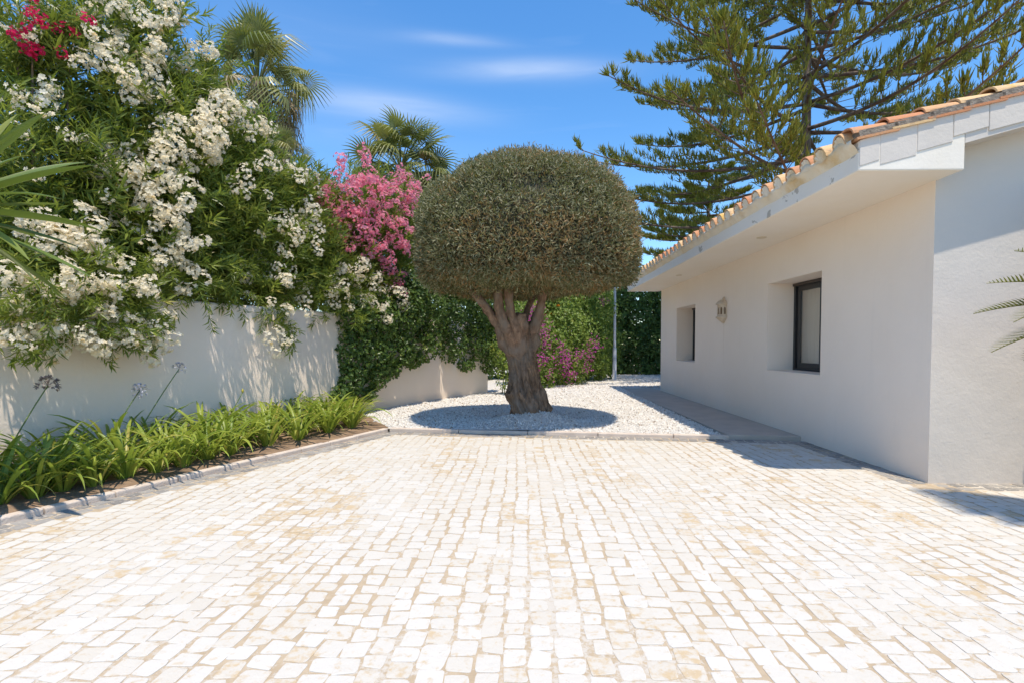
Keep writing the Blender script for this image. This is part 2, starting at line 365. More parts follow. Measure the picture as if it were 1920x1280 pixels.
pl = bedpt(-14, 0)
poly = [(K0[0], K0[1]), (K1[0], K1[1]), (HX, 6.78), (HX, HY0), (16, HY0), (16, -6), (pl[0], pl[1])]
g = G(); g.add([(x, y, 0.0) for x, y in poly], [tuple(range(len(poly)-1, -1, -1))])
drive = tag(g.part('driveway', M_SAND), kind='structure')

# setts -------------------------------------------------------------
def sett_template(r):
    k = []
    for (sx, sy) in ((-1,-1),(1,-1),(1,1),(-1,1)):
        a, b = r.uniform(.05, .30), r.uniform(.05, .30)
        p = np.array([sx*.5, sy*.5]) + r.uniform(-.06, .06, 2)
        q = [p + np.array([0, -sy*b]), p - np.array([sx*a*.25, sy*b*.25]), p + np.array([-sx*a, 0])]
        if sx * sy < 0: q = q[::-1]
        k += [x + r.uniform(-.028, .028, 2) for x in q]
    k = np.array(k); a = np.arctan2(k[:, 1], k[:, 0]); k = k[np.argsort(a)]
    n = len(k)
    V = [(x, y, -0.004) for x, y in k] + [(x*.985, y*.985, 0.0012 + r.uniform(-.0004, .0004)) for x, y in k] + [(x*.90, y*.90, 0.0020 + r.uniform(-.0005, .0005)) for x, y in k] + [(0, 0, 0.0022)]
    Q = [(j*n+i, j*n+(i+1) % n, (j+1)*n+(i+1) % n, (j+1)*n+i) for j in (0, 1) for i in range(n)]
    T = [(2*n+i, 2*n+(i+1) % n, 3*n) for i in range(n)]
    tri = [(a, b, c) for a, b, c, d in Q] + [(a, c, d) for a, b, c, d in Q] + T
    return np.array(V), np.array(tri)
STPL = [sett_template(rng) for _ in range(24)]
edges = [(bedpt(-14, 0), K0), (K0, K1), (K1, np.array([HX, 6.78])), (np.array([HX, 6.78]), np.array([HX, HY0])), (np.array([HX, HY0]), np.array([16, HY0]))]
def dist_edges(x, y):
    best = np.full(x.shape, 1e9)
    for a, b in edges:
        d = b - a; L = np.linalg.norm(d); t = np.clip(((x-a[0])*d[0] + (y-a[1])*d[1]) / L**2, 0, 1)
        best = np.minimum(best, np.hypot(x - a[0] - t*d[0], y - a[1] - t*d[1]))
    return best
def inside(x, y, P):
    c = np.zeros(x.shape, bool); j = len(P) - 1
    for i in range(len(P)):
        (xi, yi), (xj, yj) = P[i], P[j]
        if yi != yj: c ^= ((yi > y) != (yj > y)) & (x < (xj - xi) * (y - yi) / (yj - yi) + xi)
        j = i
    return c
rows = []
xc = -7.0
while xc < 8.5:
    w = rng.uniform(.098, .124); y = -2.6 + rng.uniform(0, .1)
    while y < 7.6:
        l = rng.uniform(.092, .128) if rng.random() > .06 else rng.uniform(.14, .17)
        wob = 0.035 * noise.noise(Vector((xc*.5, y*.55, 3.1))) + 0.022 * noise.noise(Vector((xc*1.7, y*1.2, 9.1)))
        rows.append((xc + w/2 + wob, y + l/2, w, l)); y += l
    xc += w
rows = np.array(rows)
ok = inside(rows[:, 0], rows[:, 1], poly) & (dist_edges(rows[:, 0], rows[:, 1]) > 0.265)
rows = rows[ok]; nS = len(rows)
joint = rng.uniform(.004, .013, nS)
sc = np.stack([(rows[:, 2]-joint)*rng.uniform(.90, 1.06, nS), rows[:, 3]-rng.uniform(.003, .011, nS), np.ones(nS)], 1)
ang = rng.normal(0, .042, nS); var = rng.integers(0, 24, nS); zj = rng.uniform(-.0002, .0018, nS); tl = rng.normal(0, .009, (nS, 2)); rows[:, 0] += rng.normal(0, .006, nS)
u, v, zz = project(np.c_[rows[:, :2], np.zeros(nS)])
vis = (u > -20) & (u < 1940) & (v < 1300) & (zz > 0.5)
order = np.argsort(np.where(vis, rows[:, 1], 99)); near = np.zeros(nS, bool); near[order[:298]] = True
smesh = []
for i, (tv, tf) in enumerate(STPL): smesh.append(mesh('sett', tv, tf, M_SETT, np.full(len(tv), (i * .37) % 1)))
def settM(i): return Matrix.Translation((rows[i,0], rows[i,1], zj[i])) @ Matrix.Rotation(ang[i], 4, 'Z') @ Matrix.Rotation(tl[i,0], 4, 'X') @ Matrix.Rotation(tl[i,1], 4, 'Y') @ Matrix.Diagonal((sc[i,0], sc[i,1], 1, 1))
for i in np.where(near)[0]: place('sett', smesh[var[i]], drive, settM(i))
acc = Acc()
for k in range(24):
    idx = np.where(~near & (var == k))[0]
    if len(idx) == 0: continue
    mats = np.zeros((len(idx), 3, 3)); c, s_ = np.cos(ang[idx]), np.sin(ang[idx])
    mats[:, 0, 0] = c; mats[:, 0, 1] = -s_; mats[:, 1, 0] = s_; mats[:, 1, 1] = c; mats[:, 2, 2] = 1; mats[:, 2, 0] = tl[idx, 0]; mats[:, 2, 1] = tl[idx, 1]
    tv_, tf_ = STPL[k]; n12 = (len(tv_) - 1)//3; tv_ = np.vstack([tv_[:n12], tv_[n12:2*n12], tv_[-1:]])
    q_ = np.arange(n12); e_ = (q_ + 1) % n12; tf_ = np.vstack([np.c_[q_, e_, n12 + e_], np.c_[q_, n12 + e_, n12 + q_], np.c_[n12 + q_, n12 + e_, np.full(n12, 2*n12)]])
    acc.add(*stamp(tv_, tf_, mats, np.c_[rows[idx, :2], zj[idx]], sc[idx], rng.random(len(idx))))
tag(place('paving_setts', acc.me('paving_setts', M_SETT), drive), kind='stuff')
# border of two rows of grey setts along the kerbs and the villa
dmesh = [mesh('border_sett', tv, tf, M_DSETT, np.full(len(tv), (i * .37) % 1)) for i, (tv, tf) in enumerate(STPL[:10])]
for (a, b), t0 in zip(edges, (7.5, 0, 0, 0, 0)):
    d = b - a; L = float(np.linalg.norm(d)); d = d / L; nrm_ = np.array([d[1], -d[0]])
    L = min(L, 3.2) if a[0] == HX and b[0] == 16 else L
    for r_ in range(2):
        t = t0 + rng.uniform(0, .06)
        while t < L - .05:
            l = rng.uniform(.095, .14); p = a + d*(t + l/2) + nrm_*(.062 + .115*r_ + rng.uniform(-.006, .006))
            if inside(np.array([p[0]]), np.array([p[1]]), poly)[0] and not (b is K0 and r_ == 1 and t > L-.1):
                place('border_sett', dmesh[rng.integers(0, 10)], drive, Matrix.Translation((p[0], p[1], rng.uniform(-.002, .003))) @ Matrix.Rotation(math.atan2(d[1], d[0]) + rng.normal(0, .04), 4, 'Z') @ Matrix.Diagonal((l-.014, .101, 1, 1)))
            t += l

# kerbs -------------------------------------------------------------
def kerb_run(parent, a, b, side, step, h0=-.02, h1=.05, w=.085):
    d = b - a; L = float(np.linalg.norm(d)); d = d / L; n = np.array([-d[1], d[0]]) * side; t = 0.0
    while t < L - .02:
        l = min(step * rng.uniform(.92, 1.08), L - t)
        if L - t - l < .15: l = L - t
        p0 = a + d*(t + .003); p1 = a + d*(t + l - .003); j = n * rng.uniform(-.004, .004); dz = rng.uniform(-.004, .004)
        q = [p0 + j, p1 + j, p1 + j + n*w, p0 + j + n*w]
        if side < 0: q = q[::-1]
        o = G().prism_z([tuple(x) for x in q], h0, h1 + dz).part('kerb_stone', M_KERB, parent); bevel(o, .012, 2)
        t += l
kb = tag(bpy.data.objects.new('kerb', None), kind='structure'); col.objects.link(kb); ORIGIN[kb.name] = Matrix.Identity(4)
kerb_run(kb, bedpt(-8, 0), K0 + D1*.0, 1, .5)
kerb_run(kb, K0 + np.array([0.01, .012]), K1, 1, 1.0)

# bed, gravel, path --------------------------------------------------
bp = [bedpt(-14, .05), bedpt(.3, .05), bedpt(1.2, .75), bedpt(1.9, WC + .1), bedpt(-14, WC + .1)]
xs = np.linspace(-13.5, 2.2, 130); os_ = np.linspace(.04, WC + .1, 26)
V = []; 
for t in xs:
    for o_ in os_:
        tt = min(t, .05 + o_ * .75); p = bedpt(tt, o_); z = .05 + .035*n3((p[0], p[1], 0), 3.0) + .02*n3((p[0], p[1], 5), 9.0) - .03*math.exp(-(o_/.12)**2)
        V.append((p[0], p[1], max(z, -.01)))
n_ = len(os_); F = [(i*n_+j, (i+1)*n_+j, (i+1)*n_+j+1, i*n_+j+1) for i in range(len(xs)-1) for j in range(n_-1)]
tag(place('garden_bed', mesh('garden_bed', V, F, M_SOIL, smooth=True)), kind='structure')

TREE = np.array([0.07, 8.0])
def gz(x, y):
    return .035 + .21*np.exp(-(((x-TREE[0]-.08)/.62)**2 + ((y-TREE[1]+.12)/.42)**2)) + .05*np.clip((y-8)/8, 0, 1)
def kerb_y(x): return K0[1] + (x - K0[0]) * (K1[1]-K0[1]) / (K1[0]-K0[0])
X, T = np.meshgrid(np.linspace(-3.4, 12, 130), np.linspace(0, 1, 120)**1.6, indexing='ij')
Y = kerb_y(X) + .07 + T * 17.5
Y = np.where((X > 2.74), np.maximum(Y, 6.5 + T*18), Y)
Z = gz(X, Y); Z = np.where((X > 2.72) & (Y < 14.75), -.02, Z)
I = np.arange(X.size).reshape(X.shape)
F = np.stack([I[:-1, :-1], I[1:, :-1], I[1:, 1:], I[:-1, 1:]], -1).reshape(-1, 4)
tag(place('gravel_ground', mesh('gravel_ground', np.stack([X, Y, Z], -1).reshape(-1, 3), F, M_GSHEET, smooth=True)), kind='structure')
WPTS = [bedpt(-14, WC), bedpt(1.1, WC), np.array([-2.86, 9.55]), np.array([-1.75, 11.7]), np.array([-.95, 13.0])]
def gravel_ok(x, y):
    ok = (y > kerb_y(x) + .10) & ~((x > 2.72) & (y < 14.78))
    ok &= ((x - K0[0])*N1[0] + (y - K0[1])*N1[1] < .02) | (((x-K0[0])*D1[0] + (y-K0[1])*D1[1]) > .12 + .75*((x-K0[0])*N1[0] + (y-K0[1])*N1[1]))
    wx = np.interp(y, [7, 9.0, 9.55, 11.7, 13.0, 14], [-3.2, -3.1, -2.86, -1.75, -.95, -.9])
    return ok & (x > wx + .03)
nG = 52000; yy = 6.9 * (22/6.9) ** rng.random(nG * 2); xx = rng.uniform(-3.2, 5.6, nG * 2) * (yy/22)**.0
w_ = gravel_ok(xx, yy); xx, yy = xx[w_][:nG], yy[w_][:nG]; nG = len(xx)
ov = np.array([[1,0,0],[-1,0,0],[0,1,0],[0,-1,0],[0,0,1],[0,0,-1]], float); of = np.array([[0,2,4],[2,1,4],[1,3,4],[3,0,4],[2,0,5],[1,2,5],[3,1,5],[0,3,5]])
acc = Acc()
for k in range(8):
    idx = np.where(np.arange(nG) % 8 == k)[0]; tv = ov * rng.uniform(.65, 1.15, (6, 3)) + rng.normal(0, .18, (6, 3))
    s_ = rng.uniform(.010, .021, len(idx)) * (yy[idx]/8)**.35
    acc.add(*stamp(tv, of[:4], frames(rng.normal(0, 1, (len(idx), 3))*np.array([1, 1, .35])), np.c_[xx[idx], yy[idx], gz(xx[idx], yy[idx]) + s_*.15], s_, rng.random(len(idx))))
tag(place('gravel', acc.me('gravel', M_GRAV)), 'loose white gravel around the clipped olive tree', 'gravel', kind='stuff')

path = tag(G().prism_z([(2.76, 6.97), (HX - .002, 6.86), (HX - .002, 14.6), (2.76, 14.6)], -.02, .055).part('path', M_CONC), kind='structure'); bevel(path, .008)

# ------------------------------------------------------------------ villa
villa = empty('villa', (8.5, 9.3, 0), 'white plastered single storey villa with clay tiled roof and deep eaves', 'house')
WIN = [(6.455, 7.86, .87, 2.18), (11.14, 12.49, .88, 2.15)]
DR = 0.39
g = G(); ys = [HY0, WIN[0][0], WIN[0][1], WIN[1][0], WIN[1][1], HY1]
for i in range(5):
    y0, y1 = ys[i], ys[i+1]
    if i in (1, 3):
        z0, z1 = WIN[i//2][2:]
        g.add([(HX,y0,-.03),(HX,y1,-.03),(HX,y1,z0),(HX,y0,z0)], [(0,3,2,1)]); g.add([(HX,y0,z1),(HX,y1,z1),(HX,y1,2.75),(HX,y0,2.75)], [(0,3,2,1)])
        a, b = HX, HX + DR + .3
        g.add([(a,y0,z0),(b,y0,z0),(b,y0,z1),(a,y0,z1)], [(0,1,2,3)]); g.add([(a,y1,z0),(b,y1,z0),(b,y1,z1),(a,y1,z1)], [(3,2,1,0)])
        g.add([(a,y0,z1),(b,y0,z1),(b,y1,z1),(a,y1,z1)], [(0,1,2,3)]); g.add([(a,y0,z0),(b,y0,z0),(b,y1,z0),(a,y1,z0)], [(3,2,1,0)])
    else: g.add([(HX,y0,-.03),(HX,y1,-.03),(HX,y1,2.75),(HX,y0,2.75)], [(0,3,2,1)])
g.part('side_wall', M_WALL, villa)
SL = .275; A = math.atan(SL); RX = 8.5
def ztop(x): return 2.985 + SL * (min(x, 2*RX - x) - 2.83)
g = G()
fr = [(HX, -.03), (13.3, -.03), (13.3, 3.05), (RX, ztop(RX) - .1), (HX, 3.02)]
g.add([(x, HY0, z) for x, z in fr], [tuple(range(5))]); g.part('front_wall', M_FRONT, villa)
g = G(); g.add([(x, HY1, z) for x, z in fr], [tuple(range(4, -1, -1))]); g.add([(13.3,HY0,-.03),(13.3,HY1,-.03),(13.3,HY1,2.9),(13.3,HY0,2.9)], [(0,1,2,3)])
g.part('rear_wall', M_WALL, villa)
bevel(G().box((4.76, 3.95, -.03), (5.1, HY0 + .01, 2.7)).part('shadow_pier', M_FRONT, villa), .02)  # unseen pier, added to throw a shadow edge on the front wall
YR0, YR1 = 4.455, 14.2
bevel(G().prism_y([(2.83, 2.73), (3.71, 2.73), (3.71, ztop(3.71)), (2.83, ztop(2.83))], YR0, YR1).part('eave', M_EAVE, villa), .012)
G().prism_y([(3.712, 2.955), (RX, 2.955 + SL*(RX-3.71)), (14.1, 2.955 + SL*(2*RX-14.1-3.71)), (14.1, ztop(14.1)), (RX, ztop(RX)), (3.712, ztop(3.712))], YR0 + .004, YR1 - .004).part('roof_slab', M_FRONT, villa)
RS = Matrix.Rotation(-A, 4, 'Y')
def on_roof(x, y, dz=0.0): return Matrix.Translation((x, y, ztop(x) + dz)) @ RS
# whitewashed verge blocks under the gable tiles
x = 2.832; k = 0
while x < 8.3:
    w = (.17 if k == 0 else .30) * rng.uniform(.96, 1.04); hgt = rng.uniform(.19, .235)
    G8 = G(); y0, y1 = YR0 - rng.uniform(.004, .011), YR0 + .05
    pr = [(x + .0025, ztop(x) - hgt - (.03 if k < 3 else 0)), (x + w - .0025, ztop(x + w) - hgt + rng.uniform(-.012, .012) - (.03 if k < 3 else 0)), (x + w - .0025, ztop(x + w) + .005), (x + .0025, ztop(x) + .005 + rng.uniform(-.006, .006))]
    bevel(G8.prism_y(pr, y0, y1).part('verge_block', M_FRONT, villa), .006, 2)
    x += w; k += 1
# barrel tiles
def barrel(length, r0, r1, h, t, n=10):
    V = []; F = []
    for (x, r) in ((0, r0), (length, r1)):
        for rr, hh in ((r, h * r / r0), (r - t, h * r / r0 - t)):
            for i in range(n + 1):
                a = math.pi * i / n; V.append((x, -rr * math.cos(a), hh * math.sin(a)))
    m = n + 1
    for i in range(n):
        F += [(i, i+1, 2*m+i+1, 2*m+i), (m+i, 3*m+i, 3*m+i+1, m+i+1), (i, m+i, m+i+1, i+1), (2*m+i, 2*m+i+1, 3*m+i+1, 3*m+i)]
    F += [(0, 2*m, 3*m, m), (n, m+n, 3*m+n, 2*m+n)]
    return V, F
bt = mesh('eave_tile', *barrel(.44, .098, .088, .115, .014), M_TILE)
plug = G(); n = 12
plug.add([(0.012, 0, -.03)] + [(.004 + .006*math.sin(3*i), -.088*math.cos(math.pi*i/n), .102*math.sin(math.pi*i/n) - .012) for i in range(n+1)], [(0, i+2, i+1) for i in range(n)])
plug = plug.me('mortar_plug', M_MORTAR)
PITCH = .268; NT = int((YR1 - YR0) / PITCH)
for i in range(NT):
    y = YR0 + .17 + i * PITCH
    M = on_roof(2.755 + rng.uniform(-.012, .012), y + rng.uniform(-.008, .008), .016 + rng.uniform(-.006, .006)) @ Matrix.Rotation(rng.normal(0, .02), 4, 'Z')
    t = place('eave_tile', bt, villa, M); place('mortar_plug', plug, t)
acc = Acc(); bv, bf = barrel(.44, .098, .088, .115, .014, 6); bv = np.array(bv); bf = np.array(bf)
ca, sa = math.cos(A), math.sin(A); Rm = np.array([[ca, 0, -sa], [0, 1, 0], [sa, 0, ca]])
P = [(2.755 + .36*c, YR0 + .17 + i*PITCH + rng.uniform(-.01, .01)) for c in range(1, 16) for i in range(NT)]
P = np.array([(x, y, ztop(x) + .028 + rng.uniform(-.006, .006)) for x, y in P])
acc.add(*stamp(bv, bf, np.tile(Rm, (len(P), 1, 1)), P, None, rng.random(len(P))))
Rn = np.array([[-ca, 0, sa], [0, -1, 0], [sa, 0, ca]])
P2 = P.copy(); P2[:, 0] = 2*RX - P2[:, 0]
acc.add(*stamp(bv, bf, np.tile(Rn, (len(P2), 1, 1)), P2, None, rng.random(len(P2))))
tag(place('roof_tiles', acc.me('roof_tiles', M_TILE), villa), kind='stuff')
# verge: under tile, mortar, cover tile
vt = mesh('verge_tile', *barrel(.37, .105, .092, .075, .016), M_TILE)
ut = G(); ut.box((0, -.016, 0), (.36, .15, .02)); ut = ut.me('verge_under_tile', M_TILE)
mo = G(); mo.box((.03, -.008, .02), (.36, .14, .072)); mo = mo.me('verge_mortar', M_GREYM)
x = 2.80; k = 0
while x < 8.2:
    M = on_roof(x, YR0 - .01, .004) @ Matrix.Rotation(R(3.2), 4, 'Y')
    place('verge_under_tile', ut, villa, M); m_ = place('verge_mortar', mo, villa, M)
    place('verge_tile', vt, villa, on_roof(x - .03 + rng.uniform(-.01, .01), YR0 + .085, .07 + rng.uniform(-.006, .006)) @ Matrix.Rotation(R(5.5), 4, 'Y') @ Matrix.Rotation(rng.normal(0, .015), 4, 'Z'))
    x += .292; k += 1
# wavy mortar fillet under the eave tiles
V = []; F = []; ny = 700
for j in range(ny + 1):
    y = YR0 + .004 + (YR1 - YR0 - .008) * j / ny; ph = ((y - YR0 - .17) / PITCH) % 1.0; ph = min(ph, 1 - ph)
    sc_ = .5 + .5*math.cos(2*math.pi*ph); w = n3((y, 0, 0), 4.0) * .012
    zt = 2.985 + .035*sc_
    for xx_, z in ((2.80, zt + .02), (2.762 - .004*sc_, zt), (2.768 + w*.5, zt - .035), (2.795 + w, 2.935 + .012*sc_ + w), (2.822, 2.895 + w), (2.835, 2.875 + w)): V.append((xx_, y, z))
for j in range(ny):
    for i in range(5): F.append((j*6+i, j*6+i+1, (j+1)*6+i+1, (j+1)*6+i))
place('eave_mortar', mesh('eave_mortar', V, F, M_MORTAR, smooth=True), villa)
# recessed downlights in the soffit
for y in (7.15, 10.9):
    d = G().lathe([(0.0, 2.724), (.045, 2.724), (.06, 2.721), (.066, 2.7295)], (3.25, y), 20).part('downlight', simple('downlight_ring', (.62, .52, .36), None, rough=.4), villa)
# windows
m, nt, b, o = newmat('window_glass'); b.inputs['Base Color'].default_value = (1, 1, 1, 1); b.inputs['Roughness'].default_value = 0.01
gl = node(nt, 'ShaderNodeBsdfGlossy', {0: (1, 1, 1, 1), 1: 0.01}); tp = node(nt, 'ShaderNodeBsdfTransparent', {0: (.88, .87, .84, 1)}); lw = node(nt, 'ShaderNodeLayerWeight', {0: .5}); fz = node(nt, 'ShaderNodeMath', {0: node(nt, 'ShaderNodeMath', {0: lw.outputs['Facing'], 1: 2.0}, operation='POWER').outputs[0], 1: .8}, operation='MULTIPLY_ADD'); fz.inputs[2].default_value = .04
nt.links.new(node(nt, 'ShaderNodeMixShader', {0: fz.outputs[0], 1: tp.outputs[0], 2: gl.outputs[0]}).outputs[0], o.inputs['Surface']); M_GLASS = m
M_CURT = simple('curtain', (.82, .80, .74), (.76, .73, .67), 4, .9)
for (y0, y1, z0, z1) in WIN:
    xf = HX + DR
    fm = G()
    for a, b_ in (((xf, y0, z0), (xf+.07, y0+.05, z1)), ((xf, y1-.05, z0), (xf+.07, y1, z1)), ((xf, y0+.05, z0), (xf+.07, y1-.05, z0+.05)), ((xf, y0+.05, z1-.05), (xf+.07, y1-.05, z1))): fm.box(a, b_)
    w_ = bevel(fm.part('window', M_BLACK, villa), .003)
    ym = (y0 + y1) / 2
    for s0, s1, dx in ((y0 + .052, ym + .03, .045), (ym - .03, y1 - .10, .012)):
        sm = G(); xa, xb = xf + dx, xf + dx + .03
        for a, b_ in (((xa, s0, z0+.052), (xb, s0+.07, z1-.052)), ((xa, s1-.07, z0+.052), (xb, s1, z1-.052)), ((xa, s0+.07, z0+.052), (xb, s1-.07, z0+.135)), ((xa, s0+.07, z1-.125), (xb, s1-.07, z1-.052))): sm.box(a, b_)
        bevel(sm.part('sash', M_BLACK, w_), .003)
        G().box((xa + .012, s0+.071, z0+.136), (xa + .018, s1-.071, z1-.126)).part('pane', M_GLASS, w_)
    bevel(G().box((xf - .022, y0 + .002, z1 - .045), (xf - .001, y1 - .002, z1 - .004)).part('shutter_rail', M_BROWN, w_), .006)
    cu = G(); nn = 120; V = []; F = []
    for j in range(nn + 1):
        y = y0 + .02 + (y1 - y0 - .04) * j / nn; xx_ = xf + .125 + .016*math.sin(y*62) + .012*math.sin(y*23 + 1)
        V += [(xx_, y, z0 + .02), (xx_ + .004*math.sin(y*40), y, z1 - .02)]
    F = [(2*j, 2*j+2, 2*j+3, 2*j+1) for j in range(nn)]
    place('curtain', mesh('curtain', V, F, M_CURT, smooth=True), w_)
    bevel(G().box((HX - .004, y0 + .003, z0 + .0005), (xf - .002, y1 - .003, z0 + .022)).part('sill', M_WALL, w_), .005)
# lantern on the side wall
LY, LZ = 9.55, 1.90
lan = empty('wall_lantern', (HX, LY, LZ), 'cream pottery lantern with arched openings hung between the two windows', 'lantern')
M_CLAY = simple('cream_clay', (.66, .56, .44), (.56, .44, .31), 14, .8, .3, 60); M_DARKIN = simple('lantern_glass', (.20, .13, .07), None, rough=.3)
def half_hex(prof):
    G_ = G(); K = 6
    for (r0, z0), (r1, z1) in zip(prof[:-1], prof[1:]):
        a = [(HX - .002 - r0*math.sin(math.pi*i/K)*.95, LY - r0*math.cos(math.pi*i/K), LZ + z0) for i in range(K+1)]
        b_ = [(HX - .002 - r1*math.sin(math.pi*i/K)*.95, LY - r1*math.cos(math.pi*i/K), LZ + z1) for i in range(K+1)]
        G_.add(a + b_, [(i, i+1, K+2+i, K+1+i) for i in range(K)])
    return G_
half_hex([(.125, .098), (.156, .108), (.152, .12), (.138, .14), (.108, .17), (.062, .19), (.03, .198), (.03, .21), (.036, .222), (.022, .238), (.004, .25)]).part('dome', M_CLAY, lan)
half_hex([(.004, -.24), (.02, -.235), (.05, -.215), (.10, -.175), (.14, -.14), (.156, -.128), (.15, -.115), (.125, -.108)]).part('base', M_CLAY, lan)
K = 6
for i in range(K):
    a0, a1 = math.pi*i/K, math.pi*(i+1)/K
    p0 = Vector((HX - .002 - .126*math.sin(a0)*.95, LY - .126*math.cos(a0), LZ)); p1 = Vector((HX - .002 - .126*math.sin(a1)*.95, LY - .126*math.cos(a1), LZ))
    e = (p1 - p0); L_ = e.length; e.normalize(); inn = Vector((HX - p0.x + HX - p1.x, 0, 0)); nin = Vector((-e.y, e.x, 0))
    if nin.dot(Vector((HX, LY, LZ)) - (p0+p1)/2) < 0: nin = -nin
    arch = [(.2*L_, -.075), (.2*L_, .02)] + [(L_/2 - .3*L_*math.cos(math.pi*t/6), .02 + .035*math.sin(math.pi*t/6)) for t in range(1, 6)] + [(.8*L_, .02), (.8*L_, -.075)]
    outer = [(0, -.11), (0, .02)] + [(L_*t/6, .10) for t in range(1, 6)] + [(L_, .02), (L_, -.11)]
    outer[1] = (0, .10); outer[-2] = (L_, .10)
    V = [];
    for dd in (0, .012):
        for q in (outer, arch): V += [p0 + e*s_ + Vector((0, 0, z)) + nin*dd for s_, z in q]
    n = len(arch); F = [(j, j+1, n+j+1, n+j) for j in range(n-1)] + [(0, n, 2*n-1, n-1)] + [(n+j, n+j+1, 3*n+j+1, 3*n+j) for j in range(n-1)] + [(n, 3*n, 4*n-1, 2*n-1)]
    place('lantern_panel', mesh('lantern_panel', V, F, M_CLAY), lan)
    q = [p0 + e*s_ + Vector((0, 0, z)) + nin*.014 for s_, z in ((.1*L_, -.08), (.9*L_, -.08), (.9*L_, .06), (.1*L_, .06))]
    place('glass', mesh('glass', q, [(0, 1, 2, 3)], M_DARKIN), lan)

# ------------------------------------------------------------------ garden wall
pts = [np.array(p) for p in WPTS]
dense = []
for a, b_ in zip(pts[:-1], pts[1:]):
    k = max(2, int(np.linalg.norm(b_ - a) / .15)); dense += [a + (b_ - a) * j / k for j in range(k)]
dense.append(pts[-1]); dense = np.array(dense)
for _ in range(6): dense[1:-1] = .5*dense[1:-1] + .25*(dense[:-2] + dense[2:])
tn = unit(np.gradient(dense, axis=0)); nw = np.c_[-tn[:, 1], tn[:, 0]]
V = []; F = []; HW = 1.82; TH = .22
prof = [(0, -.05), (0, HW - .04), (.015, HW - .012), (.05, HW), (TH - .05, HW), (TH - .015, HW - .012), (TH, HW - .04), (TH, -.05)]; kk = len(prof)
for i, p in enumerate(dense):
    for o_, z in prof:
        wv = .012 * n3((p[0], p[1], z), .9); q = p + nw[i]*(o_ + wv); V.append((q[0], q[1], z + (.01*n3((p[0], p[1], 7), 1.2) if z > .5 else 0)))
for i in range(len(dense)-1):
    for j in range(kk-1): F.append((i*kk+j, (i+1)*kk+j, (i+1)*kk+j+1, i*kk+j+1))
L0 = (len(dense)-1)*kk                      # rounded end
c_ = dense[-1] + nw[-1]*TH/2; ring = []
for s_ in range(1, 8):
    a = math.pi * s_ / 8; base = len(V)
    for o_, z in prof[:4]:
        rr = TH/2 - o_; q = c_ - nw[-1]*rr*math.cos(a) + tn[-1]*rr*math.sin(a)*1.0; V.append((q[0], q[1], z))
    ring.append([base + j for j in range(4)])
seq = [[L0 + j for j in range(4)]] + ring + [[L0 + 7 - j for j in range(4)]]
for a, b_ in zip(seq[:-1], seq[1:]):
    for j in range(3): F.append((a[j], b_[j], b_[j+1], a[j+1]))
gw = place('garden_wall', mesh('garden_wall', V, F, M_GWALL, smooth=True)); tag(gw, 'low white plastered garden wall behind the planted bed', 'wall')

# ------------------------------------------------------------------ lamp post
lp = on_z(1152, 713, .08); lp_ = empty('lamp_post', (lp[0], lp[1], .05), 'slim grey lamp post with thicker lower half by the hedge', 'lamp post')
G().lathe([(.10, .02), (.10, .06), (.066, .07), (.064, 1.15), (.05, 1.2)], lp[:2], 16).part('lower_post', M_POST, lp_, True)
G().lathe([(.047, 1.19), (.040, 3.35), (.05, 3.36), (.07, 3.42), (0, 3.42)], lp[:2], 16).part('upper_post', M_POST, lp_, True)
G().lathe([(.16*math.sin(math.pi*i/10) + .0005, 3.57 - .16*math.cos(math.pi*i/10)) for i in range(11)], lp[:2], 16).part('globe', M_GLOBE, lp_, True)

# ------------------------------------------------------------------ clipped olive tree
olive = empty('olive_tree', (TREE[0], TREE[1], .18), 'old olive tree with gnarled trunk and crown clipped to a dome', 'tree')
def px(u, v, dy=0.0): return at_y(u, v, TREE[1] + dy)
cent = [(993, 788, 39), (992, 772, 38), (989, 755, 40), (985, 738, 41), (983, 720, 37), (982, 700, 33), (979, 680, 32), (976, 660, 33), (974, 640, 36), (974, 628, 38), (975, 618, 34), (976, 612, 22), (976, 609, 3)]
BURLS = []
for bu, bv, ba, bw in [(950, 738, .075, .10), (985, 748, .06, .075), (1012, 752, .05, .08), (1030, 765, .07, .07), (960, 765, .03, .06), (1014, 640, .06, .09), (945, 640, .04, .07), (1000, 690, -.035, .06), (968, 665, -.03, .05), (1020, 772, -.10, .035), (975, 725, -.03, .05), (1000, 765, .045, .05), (958, 628, -.05, .03)]:
    c_u = np.interp(bv, [c[1] for c in cent[::-1]], [c[0] for c in cent[::-1]]); c_r = np.interp(bv, [c[1] for c in cent[::-1]], [c[2] for c in cent[::-1]])
    BURLS.append((-math.acos(max(-1, min(1, (bu - c_u)/c_r))), px(bu, bv)[2], ba, bw))
for k in range(26): BURLS.append((random.uniform(-3.1, 3.1), random.uniform(.2, 1.5), random.choice((1, 1, -1))*random.uniform(.015, .035), random.uniform(.03, .07)))
V = []; F = []; NA, NR = 120, 120
cz = [px(u, v)[2] for u, v, w in cent]; cx_ = [px(u, v)[0] for u, v, w in cent]; cr = [w * TREE[1] / FPX for u, v, w in cent]
o_ = np.argsort(cz); cz = np.array(cz)[o_]; cx_ = np.array(cx_)[o_]; cr = np.array(cr)[o_]
